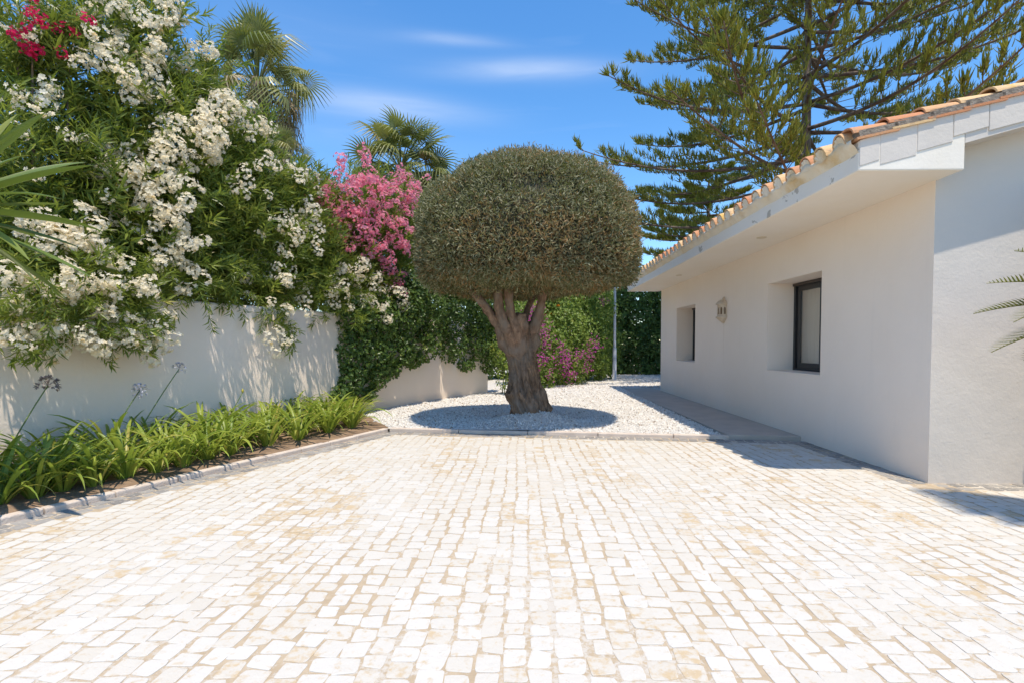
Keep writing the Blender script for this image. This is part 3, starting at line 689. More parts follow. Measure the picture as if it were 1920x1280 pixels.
for i in range(NR + 1):
    z = cz[0] + (cz[-1] - cz[0]) * i / NR; xc = np.interp(z, cz, cx_); r = np.interp(z, cz, cr); h = (z - cz[0]) / (cz[-1] - cz[0])
    for k in range(NA):
        a = 2*math.pi*k/NA; tw = a + 1.3*h
        e = Vector((math.cos(tw)*1.6, math.sin(tw)*1.6, z*.9))
        rid = (1 - abs(noise.noise(Vector((math.cos(tw)*4.2, math.sin(tw)*4.2, z*1.1 + 3)))) * 2) * .06
        knob = max(0, noise.noise(e*1.9 + Vector((3, 1, 7)))) * .34 * (1 if h < .35 else .6)
        fine = noise.noise(Vector((math.cos(tw)*11, math.sin(tw)*11, z*3.2))) * .03
        flare = .10 * max(0, .16 - h) / .16 * (1 + noise.noise(Vector((math.cos(a)*2, math.sin(a)*2, 1))))
        burl = 0.0
        for bu, bv, ba, bw in BURLS:
            da = (a - bu + math.pi) % (2*math.pi) - math.pi; burl += ba*math.exp(-((da*r/bw)**2 + ((z - bv)/bw)**2))
        rr = burl + r * (.66 + knob + rid*3.6 + fine*3.4 + flare) * (1 + .05*math.cos(2*a)) - .02
        V.append((xc + rr*math.cos(a), TREE[1] + rr*.92*math.sin(a), z))
F = [(i*NA+k, i*NA+(k+1) % NA, (i+1)*NA+(k+1) % NA, (i+1)*NA+k) for i in range(NR) for k in range(NA)] + [tuple(range(NR*NA, NR*NA+NA))]
place('trunk', mesh('trunk', V, F, M_OLIVEBARK, smooth=True), olive)
limbs = [[(950, 640, -.05, 22), (938, 612, -.12, 13), (917, 585, -.2, 9.5), (900, 563, -.25, 8.5), (880, 540, -.3, 7), (840, 490, -.35, 5)],
         [(958, 640, .1, 16), (946, 605, .2, 10), (936, 575, .3, 9), (932, 545, .38, 8.5), (925, 480, .45, 6)],
         [(962, 640, -.22, 18), (950, 612, -.27, 12), (936, 585, -.3, 9.5), (934, 560, -.32, 9), (932, 480, -.3, 7)],
         [(975, 640, -.2, 20), (967, 612, -.27, 11), (957, 585, -.3, 9.5), (953, 560, -.32, 8.5), (950, 480, -.35, 7)],
         [(978, 630, .1, 14), (985, 590, .2, 7), (996, 565, .25, 6), (1008, 530, .3, 5)],
         [(990, 640, .05, 22), (1001, 612, .0, 15), (1010, 590, -.05, 11), (1016, 565, -.08, 10), (1020, 540, -.1, 9), (1040, 470, -.1, 6)],
         [(978, 640, -.12, 18), (977, 612, -.2, 14), (976, 596, -.23, 13), (977, 588, -.24, 11)]]
for li, L in enumerate(limbs):
    L = [(978, 690, 0.0, 7), (.5*L[0][0] + 488, 662, .4*L[0][2], L[0][3]*.8)] + [(L[0][0], L[0][1], L[0][2]*.8, L[0][3]*.85)] + L[1:]
    P = np.array([px(u, v, dy) for u, v, dy, r in L]); rad = np.array([r*.88 for *_, r in L]) * TREE[1]/FPX
    t = np.linspace(0, len(L)-1, 26); Pi = np.stack([np.interp(t, range(len(L)), P[:, k]) for k in range(3)], 1)
    for _ in range(3): Pi[1:-1] = .5*Pi[1:-1] + .25*(Pi[:-2] + Pi[2:])
    ri = np.interp(t, range(len(L)), rad)
    g = G(); g.tube(Pi, ri, 16); V = np.array(g.V)
    for k in range(len(V)):
        ax = Pi[min(k//16, 25)]; dlt = V[k] - ax; V[k] = ax + dlt*(1 + .35*noise.noise(Vector(V[k]*9)) + .25*noise.noise(Vector(V[k]*np.array([28, 28, 7]))))
    place('limb', mesh('limb', V, g.F, M_LIMB, smooth=True), olive)
# crown
Zb, Zt = 2.14, 4.08; CR = 1.71; CC = np.array([TREE[0] - .03, TREE[1] + .02])
pf_h = np.array([0, .012, .03, .10, .22, .42, .56, .74, .815, .90, .955, .985, 1.0]); pf_r = np.array([.0, .72, .86, .955, 1.0, .99, .955, .85, .765, .60, .42, .24, 0])
sarc = np.concatenate([[0], np.cumsum(np.hypot(np.diff(pf_h)*(Zt-Zb), np.diff(pf_r)*CR))])
dents = [(at_y(1005, 352, 6.75), np.array([.42, .6, .13]), .17), (at_y(845, 330, 7.0), np.array([.12, .7, .35]), .10), (at_y(1100, 470, 6.4), np.array([.4, .5, .12]), .05)]
def crown_pts(n, depth):
    t = rng.random(n * 3) * sarc[-1]; h = np.interp(t, sarc, pf_h); r = np.interp(t, sarc, pf_r)
    k = rng.random(n * 3) < np.maximum(r, .05); h, r, t = h[k][:n], r[k][:n], t[k][:n]; a = rng.random(len(h)) * 2*math.pi
    e = .02; h1 = np.interp(t + e, sarc, pf_h); r1 = np.interp(t + e, sarc, pf_r); h0 = np.interp(t - e, sarc, pf_h); r0 = np.interp(t - e, sarc, pf_r)
    tz = (h1 - h0)*(Zt-Zb); tr = (r1 - r0)*CR; nr, nzv = tz, -tr
    N = unit(np.stack([nr*np.cos(a), nr*np.sin(a), nzv], 1))
    P = np.stack([CC[0] + CR*r*np.cos(a), CC[1] + CR*.93*r*np.sin(a), Zb + h*(Zt-Zb) - .08*(1 - r)*(h < .05)], 1)
    d = np.array([.085*n3(p, 1.3) + .06*n3(p, 3.2) + .045*n3(p, 8.0) for p in P])
    for c, s_, am in dents: d -= am*np.exp(-(((P - c)/s_)**2).sum(1))
    return P + N*(d - depth(len(P)))[:, None], N, d
P, N, d = crown_pts(92000, lambda n: np.abs(rng.normal(0, .07, n)) - .03 - .09*(rng.random(n) < .012) - .035*(rng.random(n) < .04))
D = unit(N*rng.uniform(.0, 1.0, (len(P), 1)) + rng.normal(0, .75, P.shape) + np.array([0, 0, .15]))
patch = np.array([n3(p, 1.15) + .5*n3(p, 2.7) for p in P])
tint = np.clip(rng.random(len(P))**1.3*.8 + .04 + patch*.25, 0, .84); br = rng.random(len(P)) < np.clip(.13 + patch*.5 + .18*(P[:, 2] < 2.9), .03, .75); tint[br] = 1.0
bv_, bf_ = blade4(.21)
sca = rng.uniform(.045, .088, len(P))
acc = Acc().add(*stamp(bv_, bf_, frames(D, rng.random(len(P))*6.28), P, sca, tint))
crown = place('crown', acc.me('crown', M_OLIVE), olive); tag(crown, 'dense dome of small grey green leaves with brownish patches')
P, N, d = crown_pts(30000, lambda n: rng.uniform(.07, .2, n))
acc = Acc().add(*stamp(bv_, bf_, frames(unit(N*.6 + rng.normal(0, .8, P.shape))), P, rng.uniform(.06, .1, len(P)), np.where(rng.random(len(P)) < .5, 1.0, .05)))
place('inner_leaves', acc.me('inner_leaves', M_OLIVE), crown)
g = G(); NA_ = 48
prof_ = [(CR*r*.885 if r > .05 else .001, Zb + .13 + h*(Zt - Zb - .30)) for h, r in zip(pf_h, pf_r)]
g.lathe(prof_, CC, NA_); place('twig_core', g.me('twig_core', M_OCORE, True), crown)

# ------------------------------------------------------------------ oleanders
def shoot_template(r, L=.46, nn=9, ll=.17):
    A_ = Acc(); bend = r.uniform(-.10, .10, 2); pos_, dirs, sc_, tn_ = [], [], [], []
    tv, tf = lance(.165)
    for i in range(nn):
        t = .12 + .88*i/(nn - 1); p = np.array([bend[0]*t*t, bend[1]*t*t, L*t]); a0 = r.uniform(0, 6.28)
        for k in range(3):
            a = a0 + 2.094*k + r.normal(0, .25); el = R(r.uniform(5, 48) + 28*t)
            pos_.append(p); dirs.append([math.cos(a)*math.cos(el), math.sin(a)*math.cos(el), math.sin(el)]); sc_.append(ll * r.uniform(.7, 1.2) * (1 - .25*abs(t - .55))); tn_.append(r.random()*.8)
    V, F, T = stamp(tv, tf, frames(np.array(dirs), r.normal(0, .5, len(dirs))), np.array(pos_), np.array(sc_), np.array(tn_)); return V, F, T
SHOOTS = [shoot_template(rng) for _ in range(10)]
def flower_template(r, n_f, rad, fr_):
    V_, F_ = [], []; A_ = Acc()
    for k in range(n_f):
        d = unit(np.array([r.normal(0, .75), r.normal(0, .75), r.uniform(.1, 1.0)])); c = d * rad * r.uniform(.55, 1.0); fd = unit(d + r.normal(0, .35, 3))
        Mx = frames(fd[None])[0]; ph = r.uniform(0, 6.28); dd = []
        for j in range(5):
            a = ph + 1.2566*j; dd.append(Mx @ np.array([math.cos(a)*.92, .38, math.sin(a)*.92]))
        dd = np.array(dd); tv = np.array([[0,0,0],[.34,.55,.05],[.20,1,-.05],[-.28,.95,-.05],[-.32,.5,.05]]); tf = np.array([[0,1,2],[0,2,3],[0,3,4]])
        fm = frames(dd, None, np.tile(fd, (5, 1)))
        A_.add(*stamp(tv, tf, fm, np.tile(c, (5, 1)), np.full(5, fr_ * r.uniform(.8, 1.15)), np.clip(np.full(5, r.random()*.8) + (r.random() < .08)*.3, 0, 1)))
    return np.concatenate(A_.V), np.concatenate(A_.F), np.concatenate(A_.T)
FLOWERS = [flower_template(rng, 18, .115, .029) for _ in range(6)]
def hedge_y(u, off):
    r = -(u - 983) / 960.0; return (6.375 + off) / max(.921*r + .39, .25)
class Bush:
    def __init__(s): s.lobes = []; s.P = []; s.D = []; s.S = []; s.fl = []
    def lobe(s, u, v, rpx, off, n, ysq=1.0, Yabs=None, up=.45):
        Y = Yabs if Yabs else hedge_y(u, off); c = at_y(u, v, Y); r = rpx * Y / FPX; s.lobes.append((c, r))
        d = unit(rng.normal(0, 1, (n, 3))); q = rng.random(n)**.42
        s.P.append(c + d*(q*r*.93)[:, None] * np.array([1, ysq, 1])); s.D.append(unit(d*1.0 + rng.normal(0, .4, (n, 3)) + np.array([.12, -.22, up]))); s.S.append(rng.uniform(.7, 1.15, n)); return s
    def spray(s, u, v, Y, n, spread, dirn, sc_=.85):
        c = at_y(u, v, Y); s.P.append(c + rng.normal(0, spread, (n, 3))); s.D.append(unit(np.array(dirn) + rng.normal(0, .45, (n, 3)))); s.S.append(rng.uniform(.7, 1.0, n)*sc_); return s
    def front(s, u, v, dflt):
        d = ray(u, v); best = None
        for c, r in s.lobes:
            oc = CAM - c; a = d @ d; b_ = oc @ d; q = b_*b_ - a*(oc @ oc - (r*1.0)**2)
            if q > 0:
                t = (-b_ - math.sqrt(q)) / a
                if best is None or t < best: best = t
        return CAM + d*best if best else at_y(u, v, dflt)
    def build(s, root, leaf, petal=None):
        P, D, S_ = np.concatenate(s.P), np.concatenate(s.D), np.concatenate(s.S); k = rng.integers(0, 10, len(P)); A_ = Acc()
        for j in range(10):
            i = np.where(k == j)[0]
            if len(i) == 0: continue
            V, F, T = SHOOTS[j]; X_, F_, T_ = stamp(V, F, frames_z(D[i]), P[i] - D[i]*.18, S_[i]); A_.add(X_, F_, np.clip(np.tile(T, len(i)) + np.repeat(rng.uniform(-.15, .22, len(i)), len(T)), 0, 1))
        tag(place('foliage', A_.me('foliage', leaf), root), kind='stuff')
        if petal and s.fl:
            A_ = Acc(); c = np.array([f[0] for f in s.fl]); d = np.array([f[1] for f in s.fl]); z = np.array([f[2] for f in s.fl]); k = rng.integers(0, 6, len(c))
            for j in range(6):
                i = np.where(k == j)[0]
                if len(i) == 0: continue
                V, F, T = FLOWERS[j]; X_, F_, T_ = stamp(V, F, frames_z(d[i]), c[i], z[i]); A_.add(X_, F_, np.tile(T, len(i)))
            tag(place('blossom', A_.me('blossom', petal), root), kind='stuff')
    def bloom(s, pts_, dflt, n=3, spread=.12, size=1.0):
        for (u, v) in pts_:
            p = s.front(u, v, dflt if not callable(dflt) else dflt(u))
            p = p + unit(CAM - p) * (.20 if v > 500 else .10 if v > 380 else .05)
            out = unit(CAM - p) * .55 + np.array([.05, -.15, .6])
            for _ in range(n): s.fl.append((p + rng.normal(0, spread, 3) - unit(CAM - p)*rng.uniform(-.08, .06), unit(out + rng.normal(0, .45, 3)), rng.uniform(.75, 1.15)*size))
    def scatter(s, n, size=.9):
        for _ in range(n):
            c, r = s.lobes[rng.integers(0, len(s.lobes))]; d = unit(rng.normal(0, 1, 3) + np.array([.1, -.3, .35])); s.fl.append((c + d*r*rng.uniform(.85, 1.02), unit(d + np.array([0, 0, .4])), rng.uniform(.6, 1.0)*size))
def frames_z(D):                      # local z goes along D
    f = frames(D); return np.stack([f[:, :, 0], f[:, :, 2]*-1, f[:, :, 1]], axis=2)
def stems(root, base, tops, r0=.035):
    for tp_ in tops:
        b0 = np.array([base[0], base[1], 0.0]) + np.r_[rng.normal(0, .12, 2), 0]; tp_ = np.array(tp_); mid = b0*.45 + tp_*.55 + rng.normal(0, .12, 3)
        t = np.linspace(0, 1, 14)[:, None]; P = (1-t)**2*b0 + 2*t*(1-t)*mid + t*t*tp_
        G().tube(P, np.linspace(r0, .008, 14), 7).part('stem', M_STEM, root, True)
def oleander(label, lobes, petal, clusters, sprays=(), n=3, sc_n=0, spread=.105, size=1.0, dens=1.0, group='oleanders behind the garden wall'):
    b = Bush()
    for L in lobes:
        u, v, r, off = L[:4]; r = r*(.80 if v < 200 else .9 if v < 300 else 1.0); Y = hedge_y(u, off); vol = (r*Y/FPX)**2
        b.lobe(u, v, r, off, int(230*vol*dens*(L[4] if len(L) > 4 else 1)) + 12)
    for a in sprays: b.spray(*a)
    c0, r0 = b.lobes[0]; mid = np.mean([c for c, r in b.lobes], axis=0)
    root = empty('oleander', (mid[0], mid[1] + .2, 0), label, 'oleander', group)
    stems(root, (mid[0], mid[1] + .2), [c for (c, r), L in zip(b.lobes, lobes) if L[3] > .25])
    b.bloom(clusters, lambda u: hedge_y(u, -.35), n, spread, size)
    if sc_n: b.scatter(sc_n, size)
    b.build(root, M_OLEAF, petal); return root
WA = [(235,30),(181,17),(329,50),(312,20),(259,77),(232,104),(282,134),(165,114),(353,118),(302,111),(81,188),(72,218),(255,181),(218,144),(262,151),(20,25),(95,15),(300,60),(125,12),(10,60),(345,75)]
WB = [(390,107),(380,222),(420,188),(453,215),(497,255),(386,259),(289,259),(191,316),(252,316),(302,299),(269,380),(339,346),(447,346),(420,306),(346,390),(336,249),(315,275),(235,300),(275,325),(225,292),(250,405),(285,400),(470,240),(402,205),(240,370),(430,200),(405,275)]
WC_ = [(74,420),(77,430),(121,444),(151,460),(185,450),(326,437),(299,464),(349,470),(322,484),(363,460),(181,494),(17,544),(35,560),(114,541),(158,551),(195,548),(191,575),(218,608),(235,618),(289,625),(252,642),(77,618),(148,632),(322,541),(269,541),(356,507),(140,560),(95,455),(205,640),(125,650),(60,640),(270,650)]
WD = [(504,322),(534,312),(557,332),(531,427),(584,420),(551,454),(534,484),(453,524),(537,521),(578,413),(582,416),(600,434),(567,549),(679,513),(704,523),(689,541),(643,520),(635,545),(679,599),(725,595),(747,570),(758,556),(618,577),(704,556),(679,563),(520,632),(545,600)]
oleander('tall white flowering oleander tangled with crimson blooms beside the yucca', [(30,330,150,.7), (150,190,140,.7), (60,130,120,.9,.8), (240,90,95,.6,.8), (190,20,110,.8,.7), (300,30,60,.6,.5), (150,340,130,.5), (320,150,70,.6,.7), (40,460,100,.5,1.2), (60,420,120,1.2,1.3), (190,420,120,1.1,1.3), (250,300,110,1.1,1)], M_WPET, WA, n=5, sc_n=50)
oleander('white flowering oleander in front of the tall shaggy palm trunk', [(310,260,120,.5), (400,250,90,.6), (300,380,120,.5,1.2), (440,300,75,.6), (420,380,100,.5,1.1), (350,170,50,.6,.8), (385,115,34,.7,.6), (465,250,40,.5,.7), (330,440,90,1.1,1.4), (430,450,90,1.1,1.4), (420,330,80,1.0,1.2)], M_WPET, WB, n=5, sc_n=45)
spr = [(255,618,hedge_y(255,-.5),9,.08,(.5,-.3,-.7)), (200,632,hedge_y(200,-.5),8,.08,(.2,-.3,-.8)), (285,610,hedge_y(285,-.45),6,.06,(.7,-.3,-.5)), (60,640,hedge_y(60,-.5),7,.08,(0,-.3,-.9)), (150,525,hedge_y(150,-.15),26,.20,(.25,-.6,-.25)), (70,520,hedge_y(70,-.15),22,.20,(.2,-.6,-.2)), (215,570,hedge_y(215,-.4),20,.13,(.4,-.4,-.6)), (150,585,hedge_y(150,-.45),18,.14,(.1,-.4,-.8)), (80,575,hedge_y(80,-.45),18,.14,(-.1,-.4,-.8)), (250,600,hedge_y(250,-.5),12,.10,(.6,-.3,-.6)), (100,630,hedge_y(100,-.5),7,.10,(.1,-.3,-.9)), (20,560,hedge_y(20,-.3),14,.14,(0,-.4,-.7)), (330,520,hedge_y(330,-.15),26,.18,(.2,-.5,-.5)), (430,535,hedge_y(430,-.12),24,.18,(.2,-.5,-.6)), (270,525,hedge_y(270,-.15),22,.16,(.2,-.5,-.5)), (380,540,hedge_y(380,-.1),18,.15,(.2,-.5,-.7))]
oleander('white flowering oleander spilling furthest down over the wall top', [(110,470,95,.3,1.3), (220,490,90,.3,1.3), (30,520,70,.1), (330,480,85,.3,1.3), (430,480,75,.3,1.3), (150,540,60,-.1), (240,560,45,-.25), (120,520,80,.9,1.3), (260,510,80,.9,1.4), (380,520,70,.9,1.5), (470,530,60,.8,1.5)], M_WPET, WC_, spr, n=5, sc_n=35, spread=.10)
spr = [(520,590,hedge_y(520,-.2),12,.12,(.1,-.3,-.8)), (540,625,hedge_y(540,-.25),9,.09,(.1,-.3,-.9)), (650,570,hedge_y(650,-.1),20,.2,(.2,-.5,-.5)), (700,580,hedge_y(700,.0),20,.2,(.3,-.5,-.4)), (600,560,hedge_y(600,-.1),18,.17,(.2,-.5,-.5)), (740,590,hedge_y(740,.1),14,.2,(.5,-.5,-.3)), (660,590,hedge_y(660,-.2),8,.14,(.2,-.4,-.8))]
oleander('white flowering oleander at the bend of the wall beneath the pink one', [(540,390,70,.5), (510,460,75,.4,1.2), (580,470,70,.4,1.2), (640,520,65,.4,1.2), (500,540,45,.2,1.2), (700,540,55,.4), (590,540,45,.2,1.2), (480,350,45,.5), (560,350,40,.5,.8), (530,520,70,.9,1.4), (610,520,70,.9,1.4), (680,540,60,.9,1.3), (560,440,70,1.0,1.2)], M_WPET, WD, spr, n=4, sc_n=50, spread=.11)
PK = [(628,317),(697,315),(668,344),(657,369),(686,355),(711,340),(736,337),(765,351),(779,347),(733,380),(715,387),(751,401),(650,408),(682,419),(668,434),(639,452),(671,466),(729,484),(736,516),(740,441),(582,355),(603,380),(571,380),(765,452),(733,462),(614,373),(736,541),(707,470),(700,370),(640,350),(620,400),(690,395),(760,380),(590,365),(660,390),(745,360),(720,420)]
oleander('pink flowering oleander between the white ones and the olive tree', [(670,400,75,.6), (730,400,70,.6), (620,390,50,.7), (700,460,75,.5), (760,430,60,.7), (740,520,60,.5), (640,450,55,.6), (790,480,60,.8), (590,370,40,.8)], M_PPET, PK, n=7, sc_n=46, spread=.15, size=.95, dens=.9)
CR_ = [(64,30),(87,34),(79,50),(34,66),(64,87),(77,89),(133,79),(118,97),(119,64),(175,44),(60,114),(90,13),(40,80),(50,45)]
oleander('crimson flowering oleander pushing through the tallest white one', [(60,60,75,.45,.8), (130,70,60,.5,.6), (30,110,60,.5,.6)], M_CPET, CR_, n=1, spread=.03, size=.8, dens=.7)

# ------------------------------------------------------------------ climbers and hedges of broad leaves
def broad(root, lobes, leaf, n_m2, ll=(.05, .085), w=.62, name='foliage', outy=-.45):
    tv, tf = lance(w, .1, -.1, .45); A_ = Acc(); allP = []
    for c, r in lobes:
        r = np.asarray(r, float); n = int(n_m2 * 4*math.pi * (r.prod()**(2/3))); d = unit(rng.normal(0, 1, (n, 3))); q = 1 - np.abs(rng.normal(0, .13, n)) - (rng.random(n) < .3)*rng.random(n)*.5
        P = c + d*r*q[:, None]; P += d*r * np.array([.16*n3(p, 2.3) + .1*n3(p, 5) for p in P])[:, None]; k = P[:, 2] > .03; P = P[k]; d = d[k]; n = len(P)
        nrm__ = unit(d + rng.normal(0, .55, (n, 3)) + np.array([0, outy, .45])); side = unit(np.cross(nrm__, rng.normal(0, 1, (n, 3)))); dn = unit(side + np.array([0, 0, -.55]))
        A_.add(*stamp(tv, tf, frames(dn, None, nrm__), P, rng.uniform(*ll, n), np.clip(rng.random(n)*.75 + .3*n3(c, 1.1) + .22*(rng.random(n) < .12), 0, 1))); allP.append(P)
    tag(place(name, A_.me(name, leaf), root), kind='stuff'); return np.concatenate(allP)
def wl(u, v, rx, rz, off, ry=.3):
    d = ray(u, v); best = None                              # where the sight line meets the wall's bend
    for a, b_ in zip(WPTS[:-1], WPTS[1:]):
        e = b_ - a; M2 = np.array([[d[0], -e[0]], [d[1], -e[1]]]); t, s_ = np.linalg.solve(M2, a - CAM[:2])
        if 0 <= s_ <= 1 and t > 0: best = t if best is None else min(best, t)
    if best is None: best = 13.0 / d[1]
    p = CAM + d*(best - off / np.linalg.norm(d)); s2 = p[1] / FPX
    return p, (rx*s2, ry, rz*s2)
cl = [wl(*a) for a in [(660,600,45,45,.1), (660,660,38,50,.12), (655,715,26,36,.12), (700,600,50,55,.1), (700,660,40,45,.12), (745,590,50,60,.1), (740,650,40,40,.1), (700,705,28,26,.12), (790,580,50,65,.1), (790,640,40,38,.1), (830,580,45,65,.1), (840,645,38,36,.08), (880,570,45,60,.1), (885,640,35,35,.08), (760,540,50,40,.0), (840,525,60,40,.0), (905,590,30,50,.0), (730,690,24,18,.1), (910,665,22,30,.0), (870,682,20,12,.02), (680,738,26,16,.15), (642,738,20,22,.15), (926,640,16,48,.0), (770,672,26,16,.1)]]
rc = on_z(655, 752, .05); climber = empty('climbing_shrub', (rc[0], rc[1], .04), 'dark green climber covering the garden wall behind the olive tree', 'climber')
broad(climber, cl, M_IVY, 480, (.055, .10), .75)
for pts_ in ([(648,756,0),(650,700,.12),(648,640,.15),(650,590,.2),(655,560,.2)], [(640,752,0),(628,690,.02),(618,640,.03),(608,598,.02)], [(690,750,0),(672,720,.1),(690,680,.15),(710,640,.1)], [(660,752,0),(690,735,.1),(705,700,.1),(720,650,.1)], [(650,750,0),(662,700,.1),(676,650,.1)]):
    P = np.array([at_y(u_, v_, rc[1] - .1 - dy) for u_, v_, dy in pts_]); t = np.linspace(0, len(P)-1, 16); Pi = np.stack([np.interp(t, range(len(P)), P[:, k]) for k in range(3)], 1)
    for _ in range(2): Pi[1:-1] = .5*Pi[1:-1] + .25*(Pi[:-2] + Pi[2:])
    G().tube(Pi, np.linspace(.022, .010, 16), 7).part('stem', M_GREENSTEM if pts_[0][0] == 648 else M_STEM, climber, True)

def pl_(u, v, Y, rx, rz, ry=.7): return at_y(u, v, Y), (rx*Y/FPX, ry, rz*Y/FPX)
bg = empty('bougainvillea', (1.6, 16.6, 0), 'bushy light green bougainvillea with scattered magenta bracts beside the gravel', 'bougainvillea')
bl = [pl_(*a) for a in [(1020,660,15.2,50,60), (1060,640,16,55,70), (1095,640,17,50,70), (1130,650,18.3,32,60), (1040,590,16.5,60,60), (1100,575,17.5,50,55), (1015,700,14.8,30,36), (1060,690,15.8,45,40), (1110,680,17.6,35,36), (985,620,15.5,50,70), (1000,560,17,60,50), (1070,540,17.5,70,50), (1130,570,18.6,25,50)]]
bP = broad(bg, bl, M_BOUG, 270, (.07, .12), .6)
def bracts(root, lobes, spots, petal, Y, n, name, rad, sz=.06):
    A_ = Acc(); tv, tf = lance(.8, .1, -.1, .45); fb = Bush(); fb.lobes = [(c, float(np.mean(r))) for c, r in lobes]
    for (u_, v_, k) in spots:
        p = fb.front(u_, v_, Y); m_ = int(n*k); P = p + rng.normal(0, rad*math.sqrt(k), (m_, 3)) + np.array([0, -.12, 0]); A_.add(*stamp(tv, tf, frames(unit(rng.normal(0, 1, (m_, 3)))), P, rng.uniform(sz*.7, sz*1.2, m_), rng.random(m_)))
    tag(place(name, A_.me(name, petal), root), kind='stuff')
bracts(bg, bl, [(1000,585,1.2),(995,600,1),(1018,620,1.2),(1022,640,.8),(1005,690,.6),(1010,675,.8),(1020,672,.5),(1058,672,1.1),(1060,680,.8),(1052,650,.4),(1115,646,.8),(1105,660,.4),(1100,672,.4),(1085,663,.4),(1063,702,.6),(1075,700,.3),(1030,702,.3),(1098,690,.3),(1132,566,.3)], M_MPET, 15.5, 95, 'bract', .15)
tv_ = empty('trumpet_vine', (1.0, 17.4, 0), 'orange flowered trumpet vine showing above the bougainvillea', 'vine')
tl_ = [pl_(1010,560,16.6,34,30,.4), pl_(1035,570,16.7,36,30,.4), pl_(1020,520,17,50,40,.4)]
broad(tv_, tl_, M_BOUG, 260, (.07, .12), .55); bracts(tv_, tl_, [(1005,562,.8),(1008,572,.6),(1044,572,.5),(990,600,.3),(1030,592,.5),(1024,588,.4),(1000,567,.5)], M_OPET, 16.3, 18, 'flower', .09, .075)
G().tube([(1.0, 17.4, 0), (1.1, 17.2, 1.2), (1.0, 17.0, 2.4)], [.03, .025, .015], 7).part('stem', M_STEM, tv_, True)
for k in range(5): G().tube([(.6 + .5*k, 16.6 + .3*k, 0), (.65 + .5*k, 16.4 + .3*k, .7), (.55 + .5*k, 16.2 + .3*k, 1.5)], [.03, .024, .012], 6).part('stem', M_STEM, bg, True)
sb = empty('young_shrub', (-.55, 12.8, 0), 'loose yellow green shrub between the wall end and the olive trunk', 'shrub')
broad(sb, [pl_(945,690,12.4,18,42,.25), pl_(938,650,12.4,20,30,.25), pl_(958,660,12.6,20,50,.25)], M_BOUG, 230, (.06, .11), .4)
for k in range(4): G().tube([(-.55 + .05*k, 12.6, 0), (-.5 + .08*k, 12.5, .6), (-.62 + .13*k, 12.4, 1.2)], [.012, .01, .006], 6).part('stem', M_GREENSTEM, sb, True)
# tall hedge closing the garden
hd = empty('hedge', (5.6, 21.6, 0), 'tall dark evergreen hedge closing the garden behind the lamp post', 'hedge')
hl = []
for ix in range(7):
    for iz in range(4):
        hl.append((np.array([2.6 + ix*1.05 + rng.uniform(-.2, .2), 21.4 + rng.uniform(-.2, .2), .45 + iz*.95 + rng.uniform(-.15, .15)]), (.85, .8, .75)))
broad(hd, hl, M_HEDGE, 200, (.11, .18), .6)
for k in range(6): G().tube([(2.8 + k*1.05, 21.6, 0), (2.9 + k*1.05, 21.6, 1.8), (2.8 + k*1.05, 21.5, 3.2)], [.06, .05, .02], 7).part('trunk', M_STEM, hd, True)
hd2 = empty('hedge', (-2.0, 19.0, 0), 'broad green hedge behind the garden wall and olive trunk', 'hedge')
hl = [(np.array([-5.2 + ix*1.15 + rng.uniform(-.2, .2), 15.5 + ix*.75 + rng.uniform(-.2, .2), .6 + iz*1.05]), (.95, .8, .85)) for ix in range(7) for iz in range(3)]
broad(hd2, hl, M_HEDGE, 150, (.09, .15), .6)
for k in range(5): G().tube([(-5 + k*1.4, 15.6 + k*.9, 0), (-4.9 + k*1.4, 15.6 + k*.9, 1.5), (-5 + k*1.4, 15.5 + k*.9, 2.6)], [.06, .05, .02], 7).part('trunk', M_STEM, hd2, True)

# ------------------------------------------------------------------ agapanthus bed
def strap(L, W, a0, bend, tw=0.0, n=8, name='leaf', mat=None):
    V = []; p = np.zeros(3); a = a0
    for i in range(n + 1):
        t = i / n; w = W * (0.55 + .45*min(1, t*3.2)) * (1 - max(0, (t - .55)/.45)**2.2) + .0008; s_ = tw*t
        up = np.array([-math.sin(a), 0, math.cos(a)]); sd = np.array([0, math.cos(s_), 0]) + up*math.sin(s_)
        V += [p - sd*w/2 + up*w*.16, p - up*w*.05, p + sd*w/2 + up*w*.16]
        a -= bend / n * (0.35 + 1.3*t); p = p + np.array([math.cos(a), 0, math.sin(a)]) * L / n
    F = [(i*3+j, (i+1)*3+j, (i+1)*3+j+1, i*3+j+1) for i in range(n) for j in (0, 1)]
    return mesh(name, V, F, mat, smooth=True)
AGL = [strap(rng.uniform(.52, .74), rng.uniform(.026, .037), R(rng.uniform(52, 84)), R(rng.uniform(45, 125)), rng.uniform(-.7, .7), mat=M_AGA) for _ in range(18)]
fr_px = [(28,955),(99,938),(150,925),(212,915),(269,902),(325,890),(376,878),(420,866),(462,854),(530,838),(586,826),(641,812),(684,803)]
clumps = [(on_z(u_, v_, .05)[:2], .92, 'front') for u_, v_ in fr_px]
clumps = [(p + N1 * (.26 if i < 9 else .24), s_, w_) for i, (p, s_, w_) in enumerate(clumps)]
for t in np.arange(-5.0, .5, .46): clumps.append((bedpt(t + rng.uniform(-.12, .12), .78 + rng.uniform(-.1, .1)), rng.uniform(.9, 1.08), 'middle'))
for t in np.arange(-5.0, 1.0, .5): clumps.append((bedpt(t + rng.uniform(-.12, .12), 1.28 + rng.uniform(-.1, .08)), rng.uniform(.95, 1.12), 'back'))
LAB = {'front': 'yellow green strap leaved agapanthus clump arching towards the kerb', 'middle': 'strap leaved agapanthus clump in the middle of the bed', 'back': 'darker strap leaved agapanthus clump at the foot of the garden wall'}
roots = []
